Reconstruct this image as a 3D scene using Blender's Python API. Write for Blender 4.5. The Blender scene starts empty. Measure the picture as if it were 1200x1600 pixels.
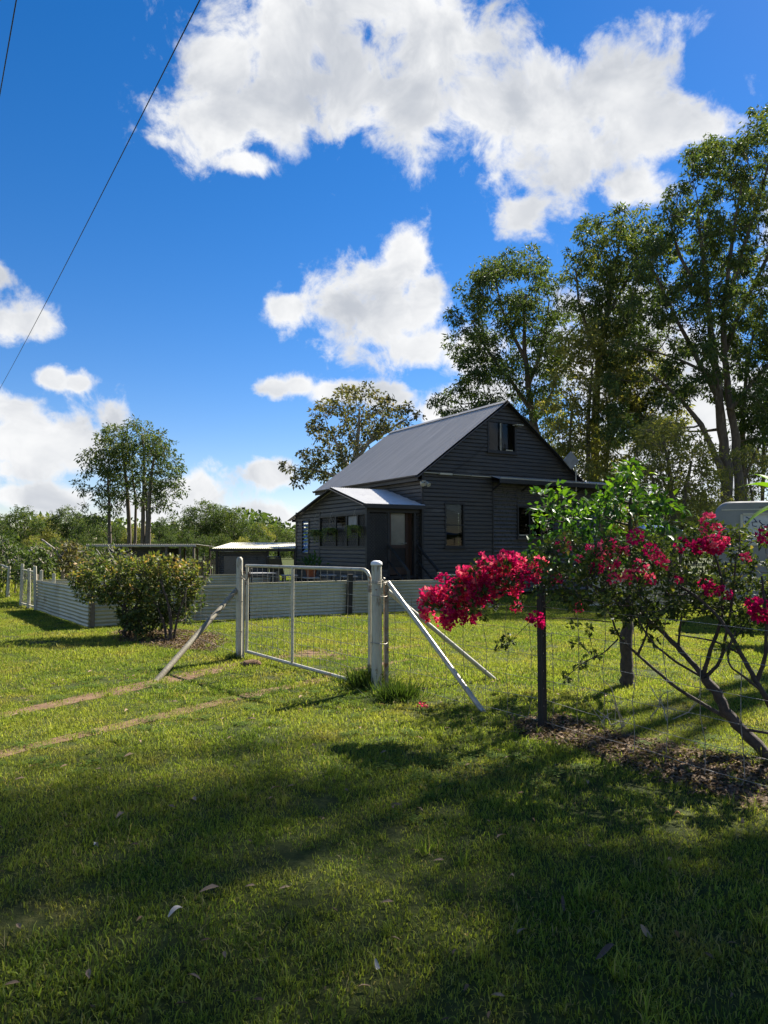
import bpy, bmesh, math, random
import numpy as np
from mathutils import Vector, Matrix, Euler

S = bpy.context.scene
R = math.radians
# ------------------------------------------------------------------ camera
F = 1130.0                      # focal length in pixels of the 1200x1600 photograph
EYE = 1.6
TILT = math.atan(55.0 / F)
cam_d = bpy.data.cameras.new('camera')
cam = bpy.data.objects.new('camera', cam_d)
S.collection.objects.link(cam)
cam.location = (0, 0, EYE)
cam.rotation_euler = (R(90) + TILT, 0, 0)
cam_d.sensor_fit = 'VERTICAL'
cam_d.sensor_height = 36.0
cam_d.lens = 36.0 * F / 1600.0
cam_d.clip_start = 0.05
cam_d.clip_end = 3000
S.camera = cam
S.render.resolution_x, S.render.resolution_y = 768, 1024


def ray(px, py):
    c, s = math.cos(TILT), math.sin(TILT)
    a, b = (px - 600) / F, (800 - py) / F
    return Vector((a, c - b * s, s + b * c))


def at(px, py, Y):
    d = ray(px, py)
    return Vector((0, 0, EYE)) + d * (Y / d.y)


def gr(px, py, z=0.0):
    d = ray(px, py)
    return Vector((0, 0, EYE)) + d * ((z - EYE) / d.z)


# ------------------------------------------------------------------ light and sky
SUN_AZ, SUN_EL = R(41), R(43.5)
sun_dir = Vector((math.sin(SUN_AZ) * math.cos(SUN_EL), math.cos(SUN_AZ) * math.cos(SUN_EL), math.sin(SUN_EL)))
sl = bpy.data.lights.new('sun', 'SUN')
sl.energy = 5.0
sl.angle = R(0.53)
sl.color = (1.0, 0.94, 0.84)
so = bpy.data.objects.new('sun', sl)
S.collection.objects.link(so)
so.location = sun_dir * 60
so.rotation_euler = sun_dir.to_track_quat('Z', 'Y').to_euler()
S.view_settings.view_transform = 'Standard'
S.view_settings.look = 'None'
S.view_settings.exposure = 1.5
S.view_settings.gamma = 1.0
S.view_settings.use_curve_mapping = False
S.cycles.use_denoising = True
S.cycles.max_bounces = 8
S.cycles.transparent_max_bounces = 12
S.cycles.sample_clamp_indirect = 6.0


class NT:
    """small helper to write node trees"""
    def __init__(self, tree):
        self.t = tree
        self.n = tree.nodes
        self.n.clear()

    def node(self, typ, **kw):
        nd = self.n.new(typ)
        for k, v in kw.items():
            if k.startswith('i_'):
                key = k[2:]
                nd.inputs[int(key) if key.isdigit() else key].default_value = v
            else:
                setattr(nd, k, v)
        return nd

    def link(self, a, b):
        self.t.links.new(a, b)

    def math(self, op, a, b=None, c=None, clamp=False):
        nd = self.n.new('ShaderNodeMath')
        nd.operation = op
        nd.use_clamp = clamp
        for i, v in enumerate((a, b, c)):
            if v is None:
                continue
            if isinstance(v, (int, float)):
                nd.inputs[i].default_value = v
            else:
                self.link(v, nd.inputs[i])
        return nd.outputs[0]

    def sstep(self, v, lo, hi, to0=0.0, to1=1.0):
        nd = self.n.new('ShaderNodeMapRange')
        nd.interpolation_type = 'SMOOTHSTEP'
        self.link(v, nd.inputs['Value'])
        for k, x in (('From Min', lo), ('From Max', hi), ('To Min', to0), ('To Max', to1)):
            nd.inputs[k].default_value = x
        return nd.outputs['Result']

    def mix(self, f, a, b, blend='MIX'):
        nd = self.n.new('ShaderNodeMix')
        nd.data_type = 'RGBA'
        nd.blend_type = blend
        for key, v in ((0, f), (6, a), (7, b)):
            if isinstance(v, (int, float)):
                nd.inputs[key].default_value = v
            elif isinstance(v, tuple):
                nd.inputs[key].default_value = (*v, 1.0) if len(v) == 3 else v
            else:
                self.link(v, nd.inputs[key])
        return nd.outputs[2]

    def noise(self, vec, scale, detail=4.0, rough=0.55, dist=0.0, out='Fac'):
        nd = self.node('ShaderNodeTexNoise', i_Scale=scale, i_Detail=detail, i_Roughness=rough, i_Distortion=dist)
        if vec is not None:
            self.link(vec, nd.inputs['Vector'])
        return nd.outputs[out]

    def ramp(self, f, stops):
        nd = self.n.new('ShaderNodeValToRGB')
        el = nd.color_ramp.elements
        while len(el) < len(stops):
            el.new(0.5)
        for e, (p, c) in zip(el, stops):
            e.position = p
            e.color = (*c, 1.0)
        self.link(f, nd.inputs[0])
        return nd.outputs[0]


world = bpy.data.worlds.new('World')
S.world = world
world.use_nodes = True
w = NT(world.node_tree)
sky = w.node('ShaderNodeTexSky', sky_type='NISHITA', sun_disc=False, sun_elevation=SUN_EL, sun_rotation=SUN_AZ,
             altitude=200.0, air_density=1.0, dust_density=0.05, ozone_density=2.2)
tc = w.node('ShaderNodeTexCoord')
DIR = tc.outputs['Generated']
sep = w.node('ShaderNodeSeparateXYZ')
w.link(DIR, sep.inputs[0])
AZ = w.math('ARCTAN2', sep.outputs[0], sep.outputs[1])
EL = w.math('ARCSINE', sep.outputs[2])
# large and small distortion of the cloud outlines, all in directions of the sky
n_big = w.noise(DIR, 7.0, 3.0, 0.5)
n_med = w.noise(DIR, 15.0, 9.0, 0.62, 0.35)
n_fin = w.noise(DIR, 48.0, 7.0, 0.62, 0.3)

blob_tree = bpy.data.node_groups.new('cloud_puff', 'ShaderNodeTree')
for nm in ('az', 'el', 'caz', 'cel', 'raz', 'rel', 'prev'):
    blob_tree.interface.new_socket(nm, in_out='INPUT', socket_type='NodeSocketFloat')
blob_tree.interface.new_socket('d', in_out='OUTPUT', socket_type='NodeSocketFloat')
b = NT(blob_tree)
gi, go = b.node('NodeGroupInput'), b.node('NodeGroupOutput')
xx = b.math('DIVIDE', b.math('SUBTRACT', gi.outputs['az'], gi.outputs['caz']), gi.outputs['raz'])
yy = b.math('DIVIDE', b.math('SUBTRACT', gi.outputs['el'], gi.outputs['cel']), gi.outputs['rel'])
rr = b.math('ADD', b.math('MULTIPLY', xx, xx), b.math('MULTIPLY', yy, yy))
dd = b.math('SUBTRACT', 1.0, b.math('SQRT', rr))
b.link(b.math('SMOOTH_MAX', dd, gi.outputs['prev'], 0.25), go.inputs['d'])

CLOUDS = [  # px, py, rx, ry in the photograph, turned into directions of the sky
    (345, 95, 105, 130), (330, 190, 88, 88), (450, 50, 150, 140), (430, 170, 110, 95), (540, 130, 130, 130),
    (560, -40, 240, 150), (690, 50, 140, 160), (650, 170, 120, 100), (760, 180, 140, 120), (860, 165, 150, 125),
    (965, 135, 130, 105), (1000, 210, 130, 110), (900, 245, 140, 90), (1090, 205, 80, 42), (980, 285, 75, 55),
    (815, 335, 48, 36), (380, 255, 60, 32),
    (450, 485, 62, 40), (540, 480, 105, 68), (605, 495, 115, 85), (625, 405, 46, 58), (655, 545, 85, 55),
    (670, 470, 52, 55), (595, 440, 60, 55),
    (432, 606, 40, 18), (468, 602, 34, 22), (530, 612, 78, 24), (605, 618, 48, 30), (735, 555, 70, 60), (700, 640, 60, 40), (760, 620, 90, 60),
    (25, 502, 70, 40), (-20, 430, 38, 26), (78, 592, 40, 24), (122, 598, 30, 16), (40, 690, 130, 85), (130, 700, 85, 65), (180, 652, 42, 40),
    (30, 640, 80, 40), (60, 775, 130, 28), (305, 775, 80, 45), (250, 800, 120, 30), (405, 808, 90, 26), (425, 738, 62, 26),
    (960, 560, 170, 140), (1110, 680, 190, 170), (1000, 720, 200, 90),
    (-160, 560, 120, 80), (-220, 700, 170, 80), (1330, 330, 160, 120), (1380, 640, 200, 120),
]
prev = None
for (px, py, rx, ry) in CLOUDS:
    d = ray(px, py).normalized()
    az, el = math.atan2(d.x, d.y), math.asin(d.z)
    ca = math.cos(az)
    g = w.node('ShaderNodeGroup')
    g.node_tree = blob_tree
    w.link(AZ, g.inputs['az'])
    w.link(EL, g.inputs['el'])
    g.inputs['caz'].default_value = az
    g.inputs['cel'].default_value = el
    g.inputs['raz'].default_value = rx / F * ca * ca / max(0.6, math.cos(el))* 1.0
    g.inputs['rel'].default_value = ry / F * math.cos(el) ** 2
    if prev is None:
        g.inputs['prev'].default_value = -3.0
    else:
        w.link(prev, g.inputs['prev'])
    prev = g.outputs[0]
# the rest of the sky carries the same scattered cumulus
rest = w.math('MULTIPLY', w.math('SUBTRACT', w.noise(DIR, 3.2, 4.0, 0.5), 0.55), 5.0)
away = w.sstep(w.math('ABSOLUTE', AZ), 0.66, 0.85)
rest = w.math('SUBTRACT', w.math('MULTIPLY', rest, away), w.math('MULTIPLY', w.math('SUBTRACT', 1.0, away), 3.0))
dens = w.math('MAXIMUM', prev, rest)
solid = w.math('MAXIMUM', dens, w.math('ADD', w.math('MULTIPLY', dens, 1.7), -0.12))
dens = solid
dens = w.math('ADD', dens, w.math('MULTIPLY', w.math('SUBTRACT', n_med, 0.5), 3.2))
dens = w.math('ADD', dens, w.math('MULTIPLY', w.math('SUBTRACT', n_fin, 0.5), 0.8))
dens = w.math('ADD', dens, w.math('MULTIPLY', w.math('SUBTRACT', n_big, 0.5), 0.7))
alpha = w.sstep(dens, 0.02, 0.85)
alpha = w.math('MULTIPLY', alpha, w.sstep(EL, 0.0, 0.03))
thick = w.sstep(w.math('ADD', w.math('MULTIPLY', w.math('MINIMUM', dens, 1.0), 0.45), w.math('MULTIPLY', w.math('SUBTRACT', w.noise(DIR, 8.0, 5.0, 0.55, 0.4), 0.5), 3.0)), -0.05, 1.15)
cl_col = w.mix(thick, (7.0, 7.05, 7.1), (3.9, 4.15, 4.6))
hs = w.node('ShaderNodeHueSaturation', i_Saturation=1.4, i_Value=0.93)
w.link(sky.outputs[0], hs.inputs['Color'])
skc = w.mix(1.0, hs.outputs[0], (1.02, 0.925, 1.07), 'MULTIPLY')
colr = w.mix(alpha, skc, cl_col)
bg = w.node('ShaderNodeBackground', i_Strength=0.05)
w.link(colr, bg.inputs[0])
wo = w.node('ShaderNodeOutputWorld')
w.link(bg.outputs[0], wo.inputs[0])


# ------------------------------------------------------------------ materials
def new_mat(name):
    m = bpy.data.materials.new(name)
    m.use_nodes = True
    t = NT(m.node_tree)
    out = t.node('ShaderNodeOutputMaterial')
    return m, t, out


def pbsdf(t, **kw):
    p = t.node('ShaderNodeBsdfPrincipled')
    for k, v in kw.items():
        key = {'rough': 'Roughness', 'metal': 'Metallic', 'spec': 'Specular IOR Level'}.get(k, k)
        p.inputs[key].default_value = v
    return p


def surf(name, c1, c2=None, scale=6.0, rough=0.6, metal=0.0, bump=0.0, bscale=40.0, c3=None, s3=2.0, lo3=0.6, hi3=0.7, spec=0.4, stretch=None, coords='Object'):
    """general painted / weathered surface: two-tone noise, optional third tone in patches, fine relief"""
    m, t, out = new_mat(name)
    p = pbsdf(t, rough=rough, metal=metal, spec=spec)
    tcn = t.node('ShaderNodeTexCoord')
    vec = tcn.outputs[coords]
    if stretch:
        mp = t.node('ShaderNodeMapping')
        mp.inputs['Scale'].default_value = stretch
        t.link(vec, mp.inputs[0])
        vec = mp.outputs[0]
    c2 = c2 or tuple(x * 0.8 for x in c1)
    f = t.sstep(t.noise(vec, scale, 6.0, 0.6), 0.3, 0.7)
    col = t.mix(f, c1, c2)
    if c3:
        f3 = t.sstep(t.noise(vec, s3, 7.0, 0.65, 0.2), lo3, hi3)
        col = t.mix(f3, col, c3)
    t.link(col, p.inputs['Base Color'])
    rv = t.math('ADD', t.math('MULTIPLY', t.noise(vec, scale * 3, 4), 0.3), rough - 0.15, clamp=True)
    t.link(rv, p.inputs['Roughness'])
    if bump:
        bn = t.node('ShaderNodeBump', i_Strength=bump, i_Distance=0.01)
        t.link(t.noise(vec, bscale, 5), bn.inputs['Height'])
        t.link(bn.outputs[0], p.inputs['Normal'])
    t.link(p.outputs[0], out.inputs[0])
    return m


def leafmat(name, stops, trans=0.4, rough=0.45, tint=(1.25, 1.3, 0.55), spec=0.4, objvar=0.25):
    """leaf: colour per leaf from the 'rnd' face attribute, light passes through"""
    m, t, out = new_mat(name)
    a = t.node('ShaderNodeAttribute', attribute_name='rnd')
    oi = t.node('ShaderNodeObjectInfo')
    f = t.math('ADD', a.outputs['Fac'], t.math('MULTIPLY', t.math('SUBTRACT', oi.outputs['Random'], 0.5), objvar), clamp=True)
    col = t.ramp(f, stops)
    p = pbsdf(t, rough=min(0.9, rough + 0.22), spec=spec * 0.55)
    t.link(col, p.inputs['Base Color'])
    tr = t.node('ShaderNodeBsdfTranslucent')
    t.link(t.mix(1.0, col, tint, 'MULTIPLY'), tr.inputs[0])
    mx = t.node('ShaderNodeMixShader')
    mx.inputs[0].default_value = trans
    t.link(p.outputs[0], mx.inputs[1])
    t.link(tr.outputs[0], mx.inputs[2])
    t.link(mx.outputs[0], out.inputs[0])
    return m


M = {}
M['board'] = surf('charcoal_board_paint', (0.058, 0.0535, 0.045), (0.041, 0.038, 0.032), 3.0, 0.48, c3=(0.088, 0.082, 0.070), s3=0.8, stretch=(1, 1, 4), bump=0.15)
M['iron_dark'] = surf('charcoal_iron_paint', (0.085, 0.083, 0.078), (0.062, 0.06, 0.056), 4.0, 0.30, c3=(0.06, 0.065, 0.07), s3=2.0)
M['trim'] = surf('charcoal_trim_paint', (0.024, 0.023, 0.021), (0.017, 0.0165, 0.0155), 5.0, 0.5)
M['roof'] = surf('grey_roof_paint', (0.47, 0.425, 0.36), (0.37, 0.335, 0.285), 1.6, 0.36, c3=(0.56, 0.51, 0.44), s3=0.9, stretch=(0.3, 4.0, 0.3), spec=0.6)
M['roof_pale'] = surf('galvanised_porch_roof', (0.62, 0.61, 0.58), (0.55, 0.54, 0.52), 2.0, 0.42, 0.1, c3=(0.45, 0.45, 0.43), s3=3.0)
M['galv'] = surf('old_galvanised_sheet', (0.47, 0.44, 0.315), (0.36, 0.34, 0.24), 1.7, 0.5, 0.25, c3=(0.27, 0.20, 0.13), s3=1.3, lo3=0.54, hi3=0.72, bump=0.1)
M['galv_b'] = surf('old_galvanised_sheet_mossy', (0.41, 0.385, 0.27), (0.31, 0.295, 0.205), 1.9, 0.55, 0.2, c3=(0.22, 0.15, 0.09), s3=1.2, lo3=0.52, hi3=0.7, bump=0.1)
M['galv_c'] = surf('old_galvanised_sheet_pale', (0.53, 0.50, 0.375), (0.42, 0.395, 0.29), 1.5, 0.45, 0.3, c3=(0.25, 0.23, 0.19), s3=1.4, lo3=0.64, hi3=0.8)
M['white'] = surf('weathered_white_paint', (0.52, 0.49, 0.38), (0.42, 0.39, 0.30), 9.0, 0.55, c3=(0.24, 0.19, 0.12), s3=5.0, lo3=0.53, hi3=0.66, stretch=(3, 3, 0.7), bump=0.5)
M['white_metal'] = surf('pale_steel_pipe', (0.52, 0.49, 0.40), (0.40, 0.375, 0.30), 10.0, 0.42, 0.25, c3=(0.25, 0.15, 0.08), s3=7.0, lo3=0.57, hi3=0.68)
M['cap'] = surf('white_cap_paint', (0.8, 0.8, 0.78), (0.7, 0.7, 0.68), 8.0, 0.4)
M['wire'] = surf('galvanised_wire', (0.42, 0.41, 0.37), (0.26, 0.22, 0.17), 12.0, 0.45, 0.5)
M['rust'] = surf('rusty_angle_iron', (0.22, 0.17, 0.12), (0.34, 0.31, 0.26), 14.0, 0.65, 0.2, c3=(0.16, 0.08, 0.04), s3=10.0, lo3=0.5, hi3=0.6)
M['black_post'] = surf('black_bitumen_paint', (0.014, 0.013, 0.013), (0.03, 0.026, 0.022), 20.0, 0.55, c3=(0.16, 0.14, 0.11), s3=30.0, lo3=0.66, hi3=0.7)
M['timber'] = surf('weathered_timber', (0.19, 0.15, 0.11), (0.11, 0.085, 0.06), 8.0, 0.75, c3=(0.3, 0.27, 0.22), s3=4.0, stretch=(6, 6, 1), bump=0.4)
M['brace'] = surf('lichened_pale_pole', (0.27, 0.24, 0.165), (0.18, 0.155, 0.105), 5.0, 0.7, c3=(0.2, 0.17, 0.12), s3=6.0, bump=0.4)
M['timber_dark'] = surf('dark_timber', (0.035, 0.028, 0.022), (0.02, 0.017, 0.014), 8.0, 0.7, bump=0.3)
M['door'] = surf('brown_door_timber', (0.065, 0.034, 0.02), (0.042, 0.021, 0.013), 7.0, 0.5, stretch=(6, 6, 1))
M['terracotta'] = surf('terracotta', (0.42, 0.14, 0.07), (0.34, 0.11, 0.055), 7.0, 0.8)
M['plastic'] = surf('black_plastic', (0.018, 0.018, 0.02), (0.026, 0.026, 0.028), 12.0, 0.45)
M['grey_pl'] = surf('grey_slat', (0.33, 0.32, 0.3), (0.25, 0.24, 0.22), 8.0, 0.6)
M['van'] = surf('caravan_paint', (0.24, 0.24, 0.23), (0.19, 0.19, 0.185), 2.0, 0.35, c3=(0.2, 0.2, 0.18), s3=2.5, lo3=0.6, hi3=0.75)
M['tarp'] = surf('pale_blue_tarp', (0.42, 0.56, 0.74), (0.34, 0.48, 0.66), 3.0, 0.4, bump=0.3, bscale=8.0)
M['bark'] = surf('gum_bark', (0.17, 0.135, 0.10), (0.085, 0.066, 0.05), 5.0, 0.85, c3=(0.30, 0.26, 0.21), s3=2.0, stretch=(2.5, 2.5, 0.6), bump=0.6, bscale=14.0)
M['bark_pale'] = surf('pale_gum_bark', (0.40, 0.36, 0.30), (0.24, 0.20, 0.16), 4.0, 0.8, c3=(0.13, 0.10, 0.08), s3=2.0, stretch=(2, 2, 0.6), bump=0.4, bscale=12.0)
M['bark_dark'] = surf('dark_shrub_bark', (0.085, 0.062, 0.045), (0.04, 0.03, 0.023), 16.0, 0.85, c3=(0.22, 0.18, 0.13), s3=9.0, bump=0.7, bscale=50.0)
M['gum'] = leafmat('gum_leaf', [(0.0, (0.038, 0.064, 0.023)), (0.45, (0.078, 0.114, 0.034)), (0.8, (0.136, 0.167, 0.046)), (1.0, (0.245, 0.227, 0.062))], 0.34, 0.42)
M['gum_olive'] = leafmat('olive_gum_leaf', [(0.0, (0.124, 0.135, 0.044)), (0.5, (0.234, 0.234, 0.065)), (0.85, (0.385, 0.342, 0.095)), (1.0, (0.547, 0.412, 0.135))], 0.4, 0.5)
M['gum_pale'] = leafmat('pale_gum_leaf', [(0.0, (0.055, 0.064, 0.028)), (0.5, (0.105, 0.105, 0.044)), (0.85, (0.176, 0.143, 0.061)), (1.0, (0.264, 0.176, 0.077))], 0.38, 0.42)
M['bush_green'] = leafmat('bushland_leaf', [(0.0, (0.035, 0.058, 0.019)), (0.5, (0.066, 0.100, 0.029)), (0.85, (0.115, 0.142, 0.038)), (1.0, (0.173, 0.168, 0.049))], 0.38, 0.5)
M['hedge'] = leafmat('vine_leaf', [(0.0, (0.035, 0.055, 0.018)), (0.45, (0.088, 0.122, 0.030)), (0.75, (0.210, 0.210, 0.053)), (0.9, (0.350, 0.227, 0.080)), (1.0, (0.454, 0.263, 0.122))], 0.34, 0.32)
M['boug_leaf'] = leafmat('bougainvillea_leaf', [(0.0, (0.030, 0.046, 0.016)), (0.5, (0.074, 0.101, 0.024)), (0.78, (0.155, 0.176, 0.035)), (0.92, (0.270, 0.203, 0.054)), (1.0, (0.351, 0.121, 0.068))], 0.38, 0.35)
M['bract'] = leafmat('bougainvillea_bract', [(0.0, (0.44, 0.010, 0.10)), (0.4, (0.68, 0.030, 0.15)), (0.75, (0.80, 0.10, 0.22)), (1.0, (0.84, 0.27, 0.27))], 0.6, 0.5, tint=(1.3, 1.0, 1.0), spec=0.25)
M['bract_shaded'] = leafmat('bougainvillea_bract_shaded', [(0.0, (0.30, 0.003, 0.06)), (0.6, (0.46, 0.006, 0.10)), (1.0, (0.58, 0.02, 0.14))], 0.55, 0.5, tint=(1.3, 1.0, 1.05), spec=0.25)  # darker copy painted for blooms in shade, a few mixed in elsewhere
M['stamen'] = surf('cream_flower', (0.75, 0.68, 0.45), rough=0.6)
M['citrus'] = leafmat('glossy_citrus_leaf', [(0.0, (0.021, 0.063, 0.014)), (0.45, (0.046, 0.121, 0.018)), (0.8, (0.098, 0.207, 0.023)), (1.0, (0.172, 0.287, 0.032))], 0.42, 0.22, tint=(1.45, 1.35, 0.4), spec=0.6, objvar=0.6)
M['tuft'] = leafmat('long_grass_blade', [(0.0, (0.03, 0.055, 0.012)), (0.6, (0.07, 0.11, 0.02)), (1.0, (0.16, 0.18, 0.05))], 0.4, 0.45)
M['clover'] = leafmat('clover_leaf', [(0.0, (0.055, 0.11, 0.018)), (0.6, (0.10, 0.17, 0.024)), (1.0, (0.15, 0.21, 0.03))], 0.45, 0.6)
M['fern'] = leafmat('fern_leaf', [(0.0, (0.078, 0.130, 0.039)), (0.6, (0.169, 0.234, 0.065)), (1.0, (0.312, 0.338, 0.104))], 0.4, 0.5)
M['banana'] = leafmat('banana_leaf', [(0.0, (0.10, 0.22, 0.02)), (1.0, (0.18, 0.30, 0.03))], 0.55, 0.35, tint=(1.4, 1.3, 0.35))
M['litter'] = leafmat('dry_leaf', [(0.0, (0.045, 0.03, 0.02)), (0.6, (0.12, 0.078, 0.045)), (1.0, (0.28, 0.20, 0.13))], 0.15, 0.7)
M['soil'] = surf('red_brown_soil', (0.185, 0.118, 0.070), (0.13, 0.082, 0.05), 5.0, 0.95, c3=(0.22, 0.155, 0.10), s3=3.0, bump=1.0, bscale=60.0, spec=0.1)
M['mulch'] = surf('dark_mulchy_soil', (0.15, 0.10, 0.065), (0.08, 0.055, 0.038), 9.0, 0.95, c3=(0.26, 0.19, 0.12), s3=14.0, lo3=0.5, hi3=0.6, bump=1.0, bscale=70.0, spec=0.1)


def glassmat():
    m, t, out = new_mat('window_glass')
    p = pbsdf(t, rough=0.04, spec=0.8)
    p.inputs['Base Color'].default_value = (0.012, 0.014, 0.016, 1)
    bn = t.node('ShaderNodeBump', i_Strength=0.05, i_Distance=0.02)
    tcn = t.node('ShaderNodeTexCoord')
    t.link(t.noise(tcn.outputs['Object'], 3.0, 2), bn.inputs['Height'])
    t.link(bn.outputs[0], p.inputs['Normal'])
    t.link(p.outputs[0], out.inputs[0])
    return m


M['glass'] = glassmat()
M['door_glass'] = surf('frosted_door_glass', (0.13, 0.145, 0.115), (0.10, 0.11, 0.09), 3.0, 0.2, spec=0.7)
M['louvre'] = surf('sky_tinted_louvre_glass', (0.20, 0.29, 0.46), (0.16, 0.24, 0.40), 3.0, 0.16, spec=1.0)  # blue of the reflected sky is put into the base colour
M['ink'] = surf('navy_paint', (0.02, 0.03, 0.12), rough=0.5)
M['window_white'] = surf('white_window_panel', (0.62, 0.62, 0.62), (0.5, 0.5, 0.52), 8.0, 0.8)  # caravan window backing, and the reflection shaped into a front window


def grassmat(name, ground=False):
    m, t, out = new_mat(name)
    geo = t.node('ShaderNodeNewGeometry')
    pos = geo.outputs['Position']
    a = t.sstep(t.noise(pos, 0.55, 4, 0.55), 0.35, 0.66)
    bb = t.sstep(t.noise(pos, 2.3, 5, 0.6), 0.38, 0.64)
    c = t.sstep(t.noise(pos, 1.1, 5, 0.62, 0.4), 0.52, 0.68)
    if ground:
        g1, g2, dry = (0.050, 0.068, 0.016), (0.085, 0.098, 0.022), (0.14, 0.105, 0.045)
    else:
        g1, g2, dry = (0.118, 0.187, 0.030), (0.238, 0.272, 0.045), (0.32, 0.26, 0.09)
    col = t.mix(a, g1, g2)
    col = t.mix(t.math('MULTIPLY', bb, 0.5), col, tuple(x * 1.25 for x in g2))
    col = t.mix(t.math('MULTIPLY', c, 0.5), col, dry)
    p = pbsdf(t, rough=0.8, spec=0.08)
    if ground:
        col = t.mix(t.sstep(t.noise(pos, 14.0, 6, 0.7), 0.35, 0.75), tuple(x * 0.6 for x in g1), col)
        t.link(col, p.inputs['Base Color'])
        bn = t.node('ShaderNodeBump', i_Strength=0.9, i_Distance=0.03)
        t.link(t.noise(pos, 30.0, 8, 0.7), bn.inputs['Height'])
        t.link(bn.outputs[0], p.inputs['Normal'])
        t.link(p.outputs[0], out.inputs[0])
        return m
    at_ = t.node('ShaderNodeAttribute', attribute_name='rnd')
    col = t.mix(t.math('MULTIPLY', t.sstep(at_.outputs['Fac'], 0.80, 0.90), t.sstep(t.noise(pos, 1.7, 4), 0.35, 0.6, 0.25, 1.0)), col, (0.22, 0.18, 0.085))
    v = t.math('ADD', t.math('MULTIPLY', at_.outputs['Fac'], 1.15), 0.42)
    hsv = t.node('ShaderNodeHueSaturation')
    t.link(col, hsv.inputs['Color'])
    t.link(v, hsv.inputs['Value'])
    col = hsv.outputs[0]
    t.link(col, p.inputs['Base Color'])
    p.inputs['Roughness'].default_value = 0.42
    tr = t.node('ShaderNodeBsdfTranslucent')
    t.link(t.mix(1.0, col, (1.25, 1.25, 0.6), 'MULTIPLY'), tr.inputs[0])
    mx = t.node('ShaderNodeMixShader')
    mx.inputs[0].default_value = 0.5
    t.link(p.outputs[0], mx.inputs[1])
    t.link(tr.outputs[0], mx.inputs[2])
    t.link(mx.outputs[0], out.inputs[0])
    return m


M['ground'] = grassmat('lawn_ground', True)
M['grass'] = grassmat('grass_blade')


# ------------------------------------------------------------------ building blocks
COL = S.collection


def link(o, parent=None):
    COL.objects.link(o)
    if parent is not None:
        o.parent = parent
    return o


def tag(o, label=None, cat=None, group=None, kind=None):
    for k, v in (('label', label), ('category', cat), ('group', group), ('kind', kind)):
        if v:
            o[k] = v
    return o


def empty(name, loc, rz=0.0, label=None, cat=None, group=None):
    o = bpy.data.objects.new(name, None)
    o.empty_display_size = 0.2
    link(o)
    o.location = loc
    o.rotation_euler = (0, 0, rz)
    return tag(o, label, cat, group)


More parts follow.
